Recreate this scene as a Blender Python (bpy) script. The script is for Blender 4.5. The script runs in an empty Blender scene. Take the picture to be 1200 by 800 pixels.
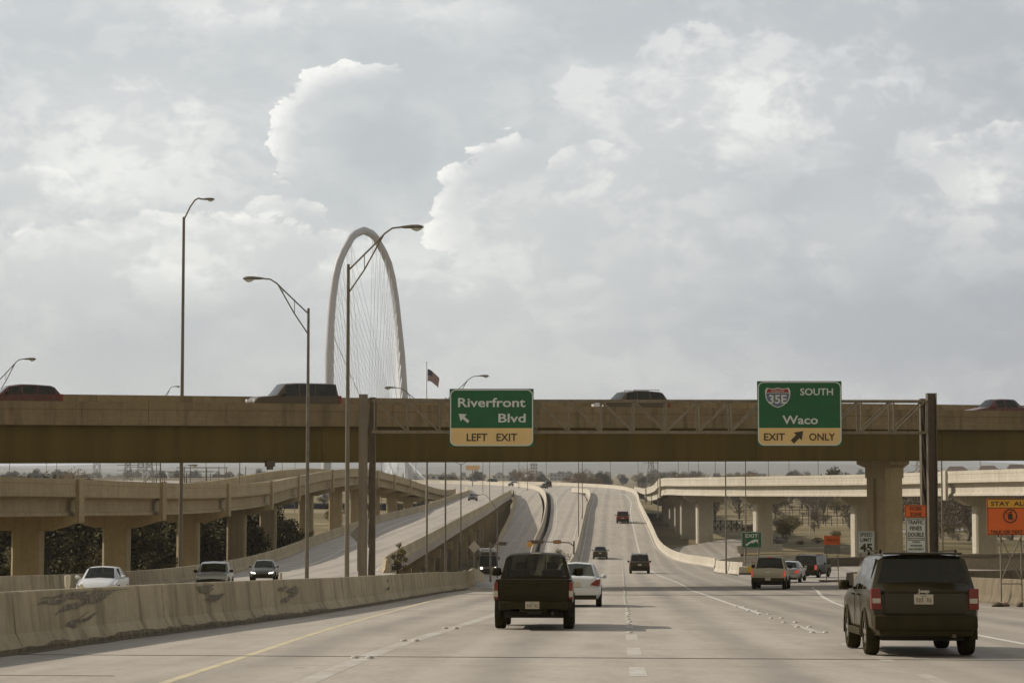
import bpy, bmesh, math, random
import numpy as np
from mathutils import Vector, Matrix
R = math.radians
random.seed(7)
S = bpy.context.scene
COL = S.collection
F = 2400.0                                   # focal length in pixels of the 1200 px wide photograph
PITCH = math.atan(150 / F)

# ------------------------------------------------------------------ helpers
def px2x(px, d): return (px - 600) / F * d * 1.003
def py2z(py, d): return (550 - py) / F * d
def curve(knots):
    xs = [k[0] for k in knots]; ys = [k[1] for k in knots]; n = len(xs)
    sec = [(ys[i+1]-ys[i])/(xs[i+1]-xs[i]) for i in range(n-1)]
    t = [sec[0]] + [(sec[i-1]+sec[i])/2 for i in range(1, n-1)] + [sec[-1]]
    def f(x):
        if x <= xs[0]: return ys[0] + (x-xs[0])*t[0]
        if x >= xs[-1]: return ys[-1] + (x-xs[-1])*t[-1]
        i = 0
        while x > xs[i+1]: i += 1
        h = xs[i+1]-xs[i]; s = (x-xs[i])/h
        return ((2*s**3-3*s**2+1)*ys[i] + (s**3-2*s**2+s)*h*t[i] + (-2*s**3+3*s**2)*ys[i+1] + (s**3-s**2)*h*t[i+1])
    return f

class MB:
    """collects shapes, builds one mesh object"""
    def __init__(self): self.v = []; self.f = []; self.m = []; self.mi = 0
    def quad(self, *p): self.poly(p)
    def poly(self, pts):
        n = len(self.v); self.v += [tuple(p) for p in pts]; self.f.append(tuple(range(n, n+len(pts)))); self.m.append(self.mi)
    def grid(self, rows, closed=False, flip=False):
        n = len(self.v); k = len(rows[0])
        for r in rows: self.v += [tuple(p) for p in r]
        for i in range(len(rows)-1):
            for j in range(k if closed else k-1):
                a = n+i*k+j; b = n+i*k+(j+1) % k; c = n+(i+1)*k+(j+1) % k; e = n+(i+1)*k+j
                self.f.append((a, e, c, b) if flip else (a, b, c, e)); self.m.append(self.mi)
        return n
    def box(self, c, s, rz=0, rx=0, ry=0):
        M = Matrix.Rotation(rz, 3, 'Z') @ Matrix.Rotation(ry, 3, 'Y') @ Matrix.Rotation(rx, 3, 'X')
        n = len(self.v)
        for x, y, z in ((-1,-1,-1),(1,-1,-1),(1,1,-1),(-1,1,-1),(-1,-1,1),(1,-1,1),(1,1,1),(-1,1,1)):
            p = M @ Vector((x*s[0]/2, y*s[1]/2, z*s[2]/2)); self.v.append((c[0]+p.x, c[1]+p.y, c[2]+p.z))
        for f in ((0,3,2,1),(4,5,6,7),(0,1,5,4),(1,2,6,5),(2,3,7,6),(3,0,4,7)):
            self.f.append(tuple(n+i for i in f)); self.m.append(self.mi)
        return self
    def tube(self, pts, r, seg=8, cap=True):
        pts = [Vector(p) for p in pts]
        rs = r if isinstance(r, (list, tuple)) else [r]*len(pts)
        rows = []; a = None
        for i, p in enumerate(pts):
            d = (pts[min(i+1, len(pts)-1)]-pts[max(i-1, 0)]).normalized()
            if a is None: a = d.cross(Vector((0,0,1)) if abs(d.z) < .9 else Vector((0,1,0))).normalized()
            else: a = (a - d*a.dot(d)).normalized()
            b = a.cross(d).normalized()
            rows.append([p + (a*math.cos(2*math.pi*k/seg)+b*math.sin(2*math.pi*k/seg))*rs[i] for k in range(seg)])
        n = self.grid(rows, closed=True, flip=True)
        if cap:
            self.f.append(tuple(n+k for k in range(seg))); self.m.append(self.mi)
            self.f.append(tuple(n+(len(rows)-1)*seg+seg-1-k for k in range(seg))); self.m.append(self.mi)
        return self
    def bar(self, a, b, w, h=None):
        a = Vector(a); b = Vector(b); h = h or w; d = b-a; L = d.length
        q = d.to_track_quat('Y', 'Z').to_matrix(); n = len(self.v); c = (a+b)/2
        for x, y, z in ((-1,-1,-1),(1,-1,-1),(1,1,-1),(-1,1,-1),(-1,-1,1),(1,-1,1),(1,1,1),(-1,1,1)):
            self.v.append(tuple(c + q @ Vector((x*w/2, y*L/2, z*h/2))))
        for f in ((0,3,2,1),(4,5,6,7),(0,1,5,4),(1,2,6,5),(2,3,7,6),(3,0,4,7)):
            self.f.append(tuple(n+i for i in f)); self.m.append(self.mi)
        return self
    def sweep(self, path, prof, cap=True):
        """closed profile [(side offset to the right, height)] along a path"""
        rows = []
        P = [Vector(p) for p in path]
        for i, p in enumerate(P):
            d = P[min(i+1, len(P)-1)]-P[max(i-1, 0)]; d.z = 0; d.normalize()
            rt = Vector((d.y, -d.x, 0))
            rows.append([p + rt*o + Vector((0,0,h)) for o, h in prof])
        n = self.grid(rows, closed=True, flip=True); k = len(prof)
        if cap:
            self.f.append(tuple(n+j for j in range(k))); self.m.append(self.mi)
            self.f.append(tuple(n+(len(rows)-1)*k+k-1-j for j in range(k))); self.m.append(self.mi)
        return self
    def prism(self, pts, y0, y1):
        """outline in x,z extruded along y"""
        n = len(self.v); k = len(pts)
        for y in (y0, y1): self.v += [(p[0], y, p[1]) for p in pts]
        self.f.append(tuple(n+i for i in range(k))); self.m.append(self.mi)
        self.f.append(tuple(n+k+k-1-i for i in range(k))); self.m.append(self.mi)
        for i in range(k):
            j = (i+1) % k; self.f.append((n+i, n+k+i, n+k+j, n+j)); self.m.append(self.mi)
        return self
    def build(self, name, mat, parent=None, world=False, smooth=None, fix=True, bevel=0):
        me = bpy.data.meshes.new(name)
        v = self.v
        if parent is not None and world:
            l = parent.location; v = [(a-l.x, b-l.y, c-l.z) for a, b, c in v]
        me.from_pydata(v, [], self.f)
        for mm in (mat if isinstance(mat, (list, tuple)) else [mat]): me.materials.append(mm)
        if isinstance(mat, (list, tuple)): me.polygons.foreach_set('material_index', self.m)
        if fix or smooth or bevel:
            bm = bmesh.new(); bm.from_mesh(me)
            if fix:
                bmesh.ops.remove_doubles(bm, verts=bm.verts, dist=1e-4)
                bmesh.ops.recalc_face_normals(bm, faces=bm.faces)
            if bevel:
                es = [e for e in bm.edges if len(e.link_faces) == 2 and e.calc_face_angle(0) > R(40)]
                bmesh.ops.bevel(bm, geom=es, offset=bevel, segments=2, profile=.6, affect='EDGES', clamp_overlap=True)
            if smooth:
                for f in bm.faces: f.smooth = True
                for e in bm.edges:
                    if len(e.link_faces) != 2 or e.calc_face_angle(0) > R(smooth): e.smooth = False
            bm.to_mesh(me); bm.free()
        o = bpy.data.objects.new(name, me); COL.objects.link(o)
        if parent is not None: o.parent = parent
        return o

def tag(o, label=None, cat=None, group=None, kind=None):
    if label: o['label'] = label
    if cat: o['category'] = cat
    if group: o['group'] = group
    if kind: o['kind'] = kind
    return o
def thing(name, loc, label, cat, group=None, rz=0):
    o = bpy.data.objects.new(name, None); o.empty_display_size = .2; COL.objects.link(o)
    o.location = loc; o.rotation_euler.z = rz
    return tag(o, label, cat, group)
def copy_tree(o, parent=None):
    c = o.copy(); COL.objects.link(c)
    if parent is not None: c.parent = parent
    for ch in list(o.children): copy_tree(ch, c)
    return c
def dup(o, loc, rz, label, group=None, scale=None):
    c = copy_tree(o); c.location = loc; c.rotation_euler.z = rz; c['label'] = label
    if group: c['group'] = group
    if scale: c.scale = scale if isinstance(scale, (tuple, list)) else (scale,)*3
    return c

# ------------------------------------------------------------------ materials
class NT:
    def __init__(self, nt): self.nt = nt
    def n(self, t, **k):
        x = self.nt.nodes.new(t)
        for a, b in k.items(): setattr(x, a, b)
        return x
    def link(self, a, b): self.nt.links.new(a, b)
    def sock(self, inp, v):
        if isinstance(v, (int, float)): inp.default_value = v
        elif isinstance(v, (tuple, list)): inp.default_value = tuple(v) if len(v) == 4 or inp.type == 'VECTOR' else (*v, 1)
        else: self.link(v, inp)
    def math(self, op, a, b=0, c=None, clamp=False):
        m = self.n('ShaderNodeMath', operation=op, use_clamp=clamp); self.sock(m.inputs[0], a); self.sock(m.inputs[1], b)
        if c is not None: self.sock(m.inputs[2], c)
        return m.outputs[0]
    def noise(self, vec, scale, detail=4, rough=.55, dist=0.0):
        m = self.n('ShaderNodeTexNoise'); self.sock(m.inputs['Vector'], vec); m.inputs['Scale'].default_value = scale
        m.inputs['Detail'].default_value = detail; m.inputs['Roughness'].default_value = rough; m.inputs['Distortion'].default_value = dist
        return m.outputs['Fac']
    def ramp(self, f, a, b, c0=0.0, c1=1.0, smooth=True):
        m = self.n('ShaderNodeMapRange', interpolation_type='SMOOTHSTEP' if smooth else 'LINEAR'); self.sock(m.inputs[0], f)
        for i, v in zip((1, 2, 3, 4), (a, b, c0, c1)): m.inputs[i].default_value = v
        return m.outputs[0]
    def mix(self, f, a, b, mode='MIX'):
        m = self.n('ShaderNodeMix', data_type='RGBA', blend_type=mode, clamp_result=False)
        self.sock(m.inputs[0], f); self.sock(m.inputs[6], a); self.sock(m.inputs[7], b); return m.outputs[2]
    def mapping(self, vec, scale=(1,1,1), rot=(0,0,0), loc=(0,0,0)):
        m = self.n('ShaderNodeMapping'); self.sock(m.inputs[0], vec)
        m.inputs['Scale'].default_value = scale; m.inputs['Rotation'].default_value = rot; m.inputs['Location'].default_value = loc
        return m.outputs[0]

def new_mat(name):
    m = bpy.data.materials.new(name); m.use_nodes = True
    t = NT(m.node_tree); b = m.node_tree.nodes['Principled BSDF']
    return m, t, b
def mat(name, c1, c2=None, scale=3, rough=.6, metal=0, bump=0, emit=None, es=0, stretch=(1,1,1), coat=0, detail=5, lo=.35, hi=.65, spec=.5):
    m, t, b = new_mat(name)
    b.inputs['Roughness'].default_value = rough; b.inputs['Metallic'].default_value = metal
    b.inputs['Coat Weight'].default_value = coat; b.inputs['Specular IOR Level'].default_value = spec
    b.inputs['Base Color'].default_value = (*c1, 1)
    if c2 is not None or bump:
        tc = t.n('ShaderNodeTexCoord'); v = t.mapping(tc.outputs['Object'], stretch)
        f = t.noise(v, scale, detail)
        if c2 is not None: t.link(t.mix(t.ramp(f, lo, hi), c1, c2), b.inputs['Base Color'])
        if bump:
            bn = t.n('ShaderNodeBump'); bn.inputs['Strength'].default_value = bump; bn.inputs['Distance'].default_value = .02
            t.link(t.noise(v, scale*6, 4), bn.inputs['Height']); t.link(bn.outputs[0], b.inputs['Normal'])
    if emit: b.inputs['Emission Color'].default_value = (*emit, 1); b.inputs['Emission Strength'].default_value = es
    return m

def concrete(name, base, dark, stain=.5, streak=True, speck=.15):
    m, t, b = new_mat(name)
    tc = t.n('ShaderNodeTexCoord'); v = tc.outputs['Object']
    big = t.ramp(t.noise(v, .22, 5, .6), .35, .68)
    c = t.mix(t.math('MULTIPLY', big, .55), base, dark)
    if streak:
        st = t.ramp(t.noise(t.mapping(v, (1.6, 1.6, .12)), 1.2, 6, .65), .46, .72)
        c = t.mix(t.math('MULTIPLY', st, stain), c, tuple(x*.45 for x in dark))
    mid = t.ramp(t.noise(v, 2.3, 6, .65), .3, .7)
    c = t.mix(t.math('MULTIPLY', mid, .35), c, tuple(x*.8 for x in dark))
    fine = t.ramp(t.noise(v, 22, 3), .3, .7)
    c = t.mix(t.math('MULTIPLY', fine, speck), c, tuple(x*.5 for x in dark))
    t.link(c, b.inputs['Base Color']); b.inputs['Roughness'].default_value = .88; b.inputs['Specular IOR Level'].default_value = .25
    bn = t.n('ShaderNodeBump'); bn.inputs['Strength'].default_value = .35; bn.inputs['Distance'].default_value = .015
    t.link(t.noise(v, 14, 5), bn.inputs['Height']); t.link(bn.outputs[0], b.inputs['Normal'])
    return m

def road_mat(name, base, dark, lane_off=.3, lane_slope=.05):
    """worn concrete paving: aggregate speckle, oil band down each lane, wheel paths, patches, saw-cut joints"""
    m, t, b = new_mat(name)
    tc = t.n('ShaderNodeTexCoord'); v = tc.outputs['Object']
    sep = t.n('ShaderNodeSeparateXYZ'); t.link(v, sep.inputs[0]); X, Y = sep.outputs[0], sep.outputs[1]
    u = t.math('SUBTRACT', X, t.math('MULTIPLY_ADD', Y, lane_slope, lane_off))
    ph = t.math('FRACT', t.math('DIVIDE', u, 3.8))
    wob = t.math('MULTIPLY_ADD', t.noise(t.mapping(v, (1, .05, 1)), .8, 3), .16, -.08)
    dd = t.math('ABSOLUTE', t.math('SUBTRACT', t.math('ADD', ph, wob), .5))
    oil = t.math('MULTIPLY', t.ramp(dd, .02, .16, 1, 0), t.ramp(t.noise(t.mapping(v, (1, .12, 1)), .6, 5), .3, .7, .3, 1))
    wheel = t.ramp(t.math('ABSOLUTE', t.math('SUBTRACT', dd, .24)), .02, .1, 1, 0)
    big = t.ramp(t.noise(t.mapping(v, (1, .25, 1)), .16, 6, .62), .3, .7)
    c = t.mix(t.math('MULTIPLY', big, .55), base, dark)
    c = t.mix(t.math('MULTIPLY', t.ramp(t.math('ADD', u, t.math('MULTIPLY', wob, 4)), 3.4, 4.6), .42), c, tuple(x*.72 for x in dark))   # darker to the right, from the exit lane on
    spots = t.ramp(t.noise(t.mapping(v, (1, .35, 1), loc=(4, 8, 0)), 1.7, 3, .5), .70, .78)
    pat = t.ramp(t.noise(t.mapping(v, (1, .3, 1)), .9, 6, .7), .35, .75)
    c = t.mix(t.math('MULTIPLY', pat, .5), c, tuple(x*.78 for x in dark))
    c = t.mix(t.math('MULTIPLY', oil, .52), c, tuple(x*.55 for x in dark))
    c = t.mix(t.math('MULTIPLY', spots, .35), c, tuple(x*.5 for x in dark))
    c = t.mix(t.math('MULTIPLY', wheel, .18), c, tuple(min(1, x*1.25) for x in base))
    fine = t.ramp(t.noise(v, 9, 4, .7), .35, .75)
    c = t.mix(t.math('MULTIPLY', fine, .22), c, tuple(x*.5 for x in dark))
    # transverse saw cuts every 6 m, longitudinal ones every lane
    jy = t.math('ABSOLUTE', t.math('SUBTRACT', t.math('FRACT', t.math('DIVIDE', t.math('ADD', Y, t.math('MULTIPLY', X, .05)), 6.1)), .5))
    cut = t.ramp(jy, .492, .498)
    c = t.mix(t.math('MULTIPLY', cut, .42), c, tuple(x*.3 for x in dark))
    t.link(c, b.inputs['Base Color'])
    t.link(t.ramp(oil, 0, 1, .82, .6), b.inputs['Roughness']); b.inputs['Specular IOR Level'].default_value = .25
    bn = t.n('ShaderNodeBump'); bn.inputs['Strength'].default_value = .25; bn.inputs['Distance'].default_value = .01
    t.link(t.noise(v, 25, 4), bn.inputs['Height']); t.link(bn.outputs[0], b.inputs['Normal'])
    return m

def paint_mat(name, c, under, wear=.5, scale=2.0):
    m, t, b = new_mat(name)
    tc = t.n('ShaderNodeTexCoord'); v = tc.outputs['Object']
    f = t.ramp(t.noise(v, scale, 8, .75), wear-.12, wear+.12)
    g = t.ramp(t.noise(v, 14, 3), .3, .8)
    c2 = t.mix(t.math('MULTIPLY', g, .35), c, under)
    t.link(t.mix(f, c2, under), b.inputs['Base Color']); b.inputs['Roughness'].default_value = .7
    return m
def car_paint(name, c, rough=.28, metal=.0, dust=.25, spec=.35):
    m, t, b = new_mat(name)
    tc = t.n('ShaderNodeTexCoord'); v = tc.outputs['Object']
    sep = t.n('ShaderNodeSeparateXYZ'); t.link(v, sep.inputs[0])
    low = t.ramp(sep.outputs[2], .25, .95, 1, .25)
    f = t.math('MULTIPLY', t.math('MULTIPLY', t.ramp(t.noise(v, 3, 6, .7), .3, .75), low), dust)
    t.link(t.mix(f, c, (.22, .18, .12)), b.inputs['Base Color'])
    t.link(t.ramp(f, 0, dust+.01, rough, .6), b.inputs['Roughness']); b.inputs['Metallic'].default_value = metal
    b.inputs['Coat Weight'].default_value = .22 if spec > .2 else .05; b.inputs['Coat Roughness'].default_value = .12; b.inputs['Specular IOR Level'].default_value = spec
    return m
def leaf_mat(name, a, b_, c):
    m, t, b = new_mat(name)
    tc = t.n('ShaderNodeTexCoord'); v = tc.outputs['Object']
    f = t.noise(v, 3.1, 3); g = t.noise(v, .55, 2)
    col = t.mix(t.ramp(f, .3, .7), a, b_); col = t.mix(t.ramp(g, .4, .65), col, c)
    t.link(col, b.inputs['Base Color']); b.inputs['Roughness'].default_value = .75; b.inputs['Specular IOR Level'].default_value = .2
    b.inputs['Subsurface Weight'].default_value = 0
    return m

def glass_mat(name, tint, alpha):
    m, t, b = new_mat(name)
    b.inputs['Base Color'].default_value = (*tint, 1); b.inputs['Roughness'].default_value = .04
    b.inputs['Alpha'].default_value = 1
    out = m.node_tree.nodes['Material Output']
    tr = t.n('ShaderNodeBsdfTransparent'); tr.inputs[0].default_value = (.75, .74, .62, 1)
    mx = t.n('ShaderNodeMixShader'); mx.inputs[0].default_value = alpha
    t.link(tr.outputs[0], mx.inputs[1]); t.link(b.outputs[0], mx.inputs[2]); t.link(mx.outputs[0], out.inputs['Surface'])
    return m

M = {}
M['road'] = road_mat('road_concrete', (.435, .385, .32), (.30, .26, .21))
M['ramp'] = road_mat('ramp_concrete', (.44, .39, .33), (.34, .30, .25))
M['bar'] = concrete('barrier_concrete', (.50, .42, .28), (.32, .26, .165), .8)
M['bar_dim'] = concrete('dim_stained_barrier_concrete', (.21, .17, .11), (.13, .10, .062), .8)  # stained concrete, with soft cloud shade worked into its base colour
M['bar2'] = concrete('pale_barrier_concrete', (.55, .50, .41), (.40, .35, .27), .3)
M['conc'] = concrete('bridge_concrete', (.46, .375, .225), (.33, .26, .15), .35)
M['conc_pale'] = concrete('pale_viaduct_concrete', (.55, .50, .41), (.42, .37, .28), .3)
M['parapet'] = concrete('overpass_rail_concrete', (.31, .24, .14), (.19, .145, .08), .6)
M['girder'] = mat('weathered_steel_girder', (.140, .100, .026), (.108, .078, .021), 1.1, .7, bump=.1, stretch=(1,1,.07), spec=.15)
M['gap'] = mat('joint_filler', (.035, .028, .02), rough=.9)
M['mark_w'] = paint_mat('white_road_paint', (.60, .575, .52), (.38, .33, .27), .57)
M['mark_pale'] = paint_mat('worn_white_road_paint', (.47, .445, .39), (.36, .30, .235), .52, 1.4)
M['mark_y'] = paint_mat('yellow_road_paint', (.58, .49, .29), (.38, .32, .23), .56)
M['steel'] = mat('galvanised_steel', (.19, .17, .135), (.14, .125, .10), 4, .55, .25)
M['steel_dark'] = mat('brown_painted_steel', (.13, .10, .065), (.10, .08, .05), 3, .55, .2)
M['steel_brown'] = mat('gantry_column_steel', (.20, .17, .125), (.15, .125, .09), 2.0, .6, .1, stretch=(1,1,.2))
M['truss'] = mat('truss_steel', (.24, .20, .145), (.18, .15, .10), 3, .55, .25)
M['lens'] = mat('lamp_lens', (.55, .56, .52), rough=.15)
M['green'] = mat('sign_green', (.004, .115, .038), (.006, .10, .035), 1.5, .45)
M['sign_w'] = mat('sign_white', (.62, .66, .62), rough=.5)
M['sign_y'] = mat('sign_yellow', (.78, .56, .25), (.74, .52, .23), 1.5, .5)
M['sign_k'] = mat('sign_black', (.05, .032, .008), rough=.5)
M['sign_o'] = mat('sign_orange', (.78, .15, .02), (.72, .13, .02), 2, .5)
M['sign_am'] = mat('sign_amber', (.72, .38, .04), rough=.5)
M['sign_grey'] = mat('sign_pale', (.50, .46, .37), (.45, .41, .33), 2, .55)
M['sign_blue'] = mat('shield_blue', (.12, .15, .25), rough=.5)
M['sign_red'] = mat('shield_red', (.30, .03, .03), rough=.5)
M['alu'] = mat('sign_back', (.25, .24, .21), (.2, .19, .165), 3, .5, .4)
M['glass_brown'] = mat('hazy_tinted_window', (.055, .042, .02), rough=.35, spec=.25)
M['mark_worn'] = paint_mat('mostly_rubbed_off_paint', (.56, .54, .49), (.40, .35, .29), .47, 3.2)
M['tyre'] = mat('tyre_rubber', (.024, .019, .006), (.036, .029, .011), 6, .85, spec=.1)
M['rim'] = mat('alloy_rim', (.35, .33, .29), rough=.35, metal=.7)
M['under'] = mat('underbody', (.022, .017, .009), rough=.8)
M['plastic'] = mat('dark_trim', (.028, .022, .007), (.036, .029, .010), 6, .7, spec=.15)
M['chrome'] = mat('chrome', (.5, .48, .43), rough=.2, metal=.9)
M['glass'] = glass_mat('tinted_window', (.02, .022, .014), .62)
M['glass_dark'] = glass_mat('privacy_window', (.010, .009, .003), .93)
M['glass_pale'] = glass_mat('clear_window', (.06, .07, .065), .6)
M['red'] = mat('tail_lens', (.19, .022, .012), rough=.3)
M['red_on'] = mat('lit_tail_lens', (.3, .03, .02), rough=.3, emit=(1, .11, .08), es=.35)
M['white_lens'] = mat('clear_lens', (.5, .47, .42), rough=.2)
M['head_on'] = mat('lit_headlamp', (.8, .8, .75), rough=.2, emit=(1, .95, .8), es=3)
M['amber_on'] = mat('lit_signal', (.45, .18, .03), emit=(1, .35, .05), es=.06)
M['plate'] = mat('licence_plate', (.50, .45, .36), rough=.5)
M['seat'] = mat('seat_cloth', (.06, .05, .035), rough=.9)
M['black'] = car_paint('black_paint', (.025, .018, .002), .42, 0, .03, .18)
M['grey'] = car_paint('dark_grey_paint', (.034, .027, .010), .28, .15, .04)
M['white'] = car_paint('white_paint', (.60, .61, .60), .3, 0, .1)
M['silver'] = car_paint('silver_paint', (.40, .36, .27), .35, .2, .12)
M['palegrey'] = car_paint('pale_grey_paint', (.42, .42, .40), .3, .3, .15)
M['darkgreen'] = car_paint('dark_paint', (.050, .045, .022), .35, .1, .1)
M['maroon'] = car_paint('dark_red_paint', (.095, .028, .018), .25, .1, .15)
M['redbrown'] = car_paint('brick_red_paint', (.16, .028, .012), .35, 0, .15)
M['brown'] = car_paint('brown_paint', (.075, .052, .028), .3, .1, .15)
M['bark'] = mat('bark', (.09, .07, .045), (.13, .10, .07), 4, .9)
M['leaf_dark'] = leaf_mat('evergreen_leaves', (.055, .045, .006), (.088, .072, .012), (.068, .054, .008))
M['leaf_olive'] = leaf_mat('olive_leaves', (.13, .11, .03), (.22, .185, .06), (.15, .115, .045))
M['leaf_brown'] = leaf_mat('dry_leaves', (.20, .13, .06), (.27, .17, .075), (.17, .125, .07))
M['leaf_bare'] = leaf_mat('bare_twigs', (.13, .10, .07), (.18, .145, .10), (.11, .095, .06))
M['leaf_yellow'] = leaf_mat('yellowing_leaves', (.20, .18, .05), (.28, .24, .08), (.13, .13, .04))
# ------------------------------------------------------------------ camera, light, sky
cd = bpy.data.cameras.new('camera'); cam = bpy.data.objects.new('camera', cd); COL.objects.link(cam)
cd.sensor_width = 36; cd.lens = 36*F/1200; cd.clip_end = 20000; cd.clip_start = .3
cam.location = (0, 0, 0); cam.rotation_euler = (R(90)+PITCH, 0, 0); S.camera = cam
S.render.resolution_x = 1024; S.render.resolution_y = 682

SUN_EL = 31.5       # the sun stands to the left, a little ahead
sv = Vector((-math.cos(R(22))*math.cos(R(SUN_EL)), math.sin(R(22))*math.cos(R(SUN_EL)), math.sin(R(SUN_EL))))
ld = bpy.data.lights.new('sun', 'SUN'); ld.energy = 3.9; ld.angle = R(.6); ld.color = (1, .93, .82)
sun = bpy.data.objects.new('sun', ld); COL.objects.link(sun); sun.rotation_euler = sv.to_track_quat('Z', 'Y').to_euler(); sun.location = (-60, 40, 80)

W = bpy.data.worlds.new('World'); S.world = W; W.use_nodes = True
W.cycles.sampling_method = 'MANUAL'; W.cycles.sample_map_resolution = 512
w = NT(W.node_tree); bg = W.node_tree.nodes['Background']; bg.inputs['Strength'].default_value = .1
sky = w.n('ShaderNodeTexSky', sky_type='NISHITA', sun_disc=False, sun_elevation=R(SUN_EL), sun_rotation=math.atan2(sv.x, sv.y) % (2*math.pi), altitude=150, air_density=1.3, dust_density=2.5)
tc = w.n('ShaderNodeTexCoord'); D = tc.outputs['Generated']
sp = w.n('ShaderNodeSeparateXYZ'); w.link(D, sp.inputs[0]); X, Y, Z = sp.outputs
yy = w.math('MAXIMUM', w.math('ABSOLUTE', Y), .25)
U = w.math('MULTIPLY_ADD', w.math('DIVIDE', X, yy), 2400, 600)      # bearing and height of the sky, world-fixed
V = w.math('MULTIPLY_ADD', w.math('DIVIDE', Z, yy), -2400, 550)
cv = w.n('ShaderNodeCombineXYZ'); w.sock(cv.inputs[0], w.math('DIVIDE', U, 400)); w.sock(cv.inputs[1], w.math('DIVIDE', V, 260)); cv = cv.outputs[0]
n1 = w.noise(cv, 1.25, 8, .58, .35)
n2 = w.noise(w.mapping(cv, (1, 1, 1), loc=(7.3, 2.1, 0)), 3.0, 8, .6, .2)
n3 = w.noise(w.mapping(cv, (1, 1, 1), loc=(1.3, 9.1, 0)), 8.5, 6, .62, .3)
bil = w.math('ADD', w.math('MULTIPLY', w.math('SUBTRACT', n2, .5), 1.3), w.math('MULTIPLY', w.math('SUBTRACT', n3, .5), 1.15))
def ell(cx, cy, rx, ry):
    a = w.math('DIVIDE', w.math('SUBTRACT', U, cx), rx); b = w.math('DIVIDE', w.math('SUBTRACT', V, cy), ry)
    return w.math('SQRT', w.math('ADD', w.math('MULTIPLY', a, a), w.math('MULTIPLY', b, b)))
def gauss(cx, cy, rx, ry, amp):
    e = ell(cx, cy, rx, ry); return w.math('MULTIPLY', w.math('EXPONENT', w.math('MULTIPLY', w.math('MULTIPLY', e, e), -1)), amp)
def billow(cx, cy, rx, ry, nz, rimw, amp, dx, dy, a0=.1, a1=.7):
    """a cumulus edge: bright crisp rim on the side that faces (dx,dy), fading into a greyer body behind"""
    s = w.math('ADD', w.math('SUBTRACT', 1, ell(cx, cy, rx, ry)), w.math('MULTIPLY', bil, nz))
    rise = w.ramp(s, 0, rimw*.22); fall = w.ramp(s, rimw*.3, rimw*2.6, 1, 0)
    dirn = w.math('ADD', w.math('MULTIPLY', w.math('DIVIDE', w.math('SUBTRACT', U, cx), rx), dx), w.math('MULTIPLY', w.math('DIVIDE', w.math('SUBTRACT', V, cy), ry), dy))
    tex = w.ramp(w.math('ADD', n3, w.math('MULTIPLY', w.math('SUBTRACT', n2, .5), .8)), .34, .66, .25, 1.2)
    return w.math('MULTIPLY', w.math('MULTIPLY', w.math('MULTIPLY', w.math('MULTIPLY', rise, fall), w.ramp(dirn, a0, a1)), tex), amp)
def add(*a):
    r = a[0]
    for x in a[1:]: r = w.math('ADD', r, x)
    return r
soft = add(gauss(145, 165, 140, 90, .52), gauss(530, 300, 160, 60, .12), gauss(190, 300, 230, 42, .40), gauss(840, 110, 190, 65, .42), gauss(820, 190, 150, 70, .20),
           gauss(590, 240, 70, 50, .28), gauss(290, 250, 70, 30, .2), gauss(700, 220, 50, 45, .2), gauss(1150, 220, 60, 60, .30), gauss(990, 270, 70, 45, .28),
           gauss(420, 320, 200, 50, .15), gauss(1040, 60, 60, 60, .12), gauss(330, 5, 240, 22, .45), gauss(60, 200, 60, 20, .2),
           gauss(550, 420, 300, 40, .06), gauss(440, 170, 80, 80, -.20), gauss(610, 40, 200, 70, -.14), gauss(1130, 390, 200, 60, -.32), gauss(150, 400, 240, 50, -.14), gauss(1100, 30, 120, 60, -.10), gauss(910, 210, 60, 40, -.2), gauss(700, 400, 250, 40, -.08))
puff = w.ramp(w.math('ADD', n2, w.math('MULTIPLY', w.math('SUBTRACT', n3, .5), .35)), .46, .60)      # separate puffs with fairly crisp edges
puff2 = w.ramp(w.noise(w.mapping(cv, (1, 1, 1), loc=(3.1, 4.4, 0)), 5.2, 8, .6, .25), .50, .62)
base = add(w.math('MULTIPLY', w.math('SUBTRACT', n1, .5), .7), soft, .34)
gain = w.ramp(add(soft, w.math('MULTIPLY', n1, .6)), .15, .75, .10, .42)
lum = add(base, w.math('MULTIPLY', w.math('SUBTRACT', puff, .4), gain), w.math('MULTIPLY', w.math('SUBTRACT', puff2, .4), w.math('MULTIPLY', gain, .55)))
rims = add(billow(430, 160, 118, 92, .55, .13, 1.0, -.75, -.6), billow(622, 240, 118, 90, .6, .15, .95, -.8, -.5),
           billow(205, 345, 300, 100, .42, .22, .62, -.1, -1, .35, .85), billow(860, 190, 235, 165, .55, .34, .32, -.3, -.9, .2, .9),
           billow(30, 240, 70, 48, .4, .2, .5, .2, -1), billow(1180, 190, 90, 50, .6, .3, .4, -.1, -1), billow(330, 262, 60, 36, .6, .25, .55, 0, -1, -.2, .6), billow(690, 205, 50, 45, .6, .3, .4, -.3, -1))
grey = w.mix(w.ramp(U, 500, 1250), (5.5, 5.85, 6.05), (4.5, 4.8, 5.25))
cloud = w.mix(w.ramp(lum, .10, 1.05, 0, 1, False), grey, (9.2, 9.25, 8.9))
cloud = w.mix(w.ramp(rims, 0, 1.0, 0, 1, False), cloud, (10.2, 10.1, 9.7))
allc = w.mix(.90, sky.outputs[0], cloud)
dome = w.mix(w.ramp(Z, .25, .9), allc, w.mix(.5, sky.outputs[0], (4.2, 4.3, 4.3)))     # thinner cloud overhead
back = w.mix(w.ramp(Y, .3, -.5), dome, w.mix(.7, sky.outputs[0], (5.0, 4.3, 3.0)))      # warm tint added behind the camera to fill shaded faces
w.link(back, bg.inputs['Color'])

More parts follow.
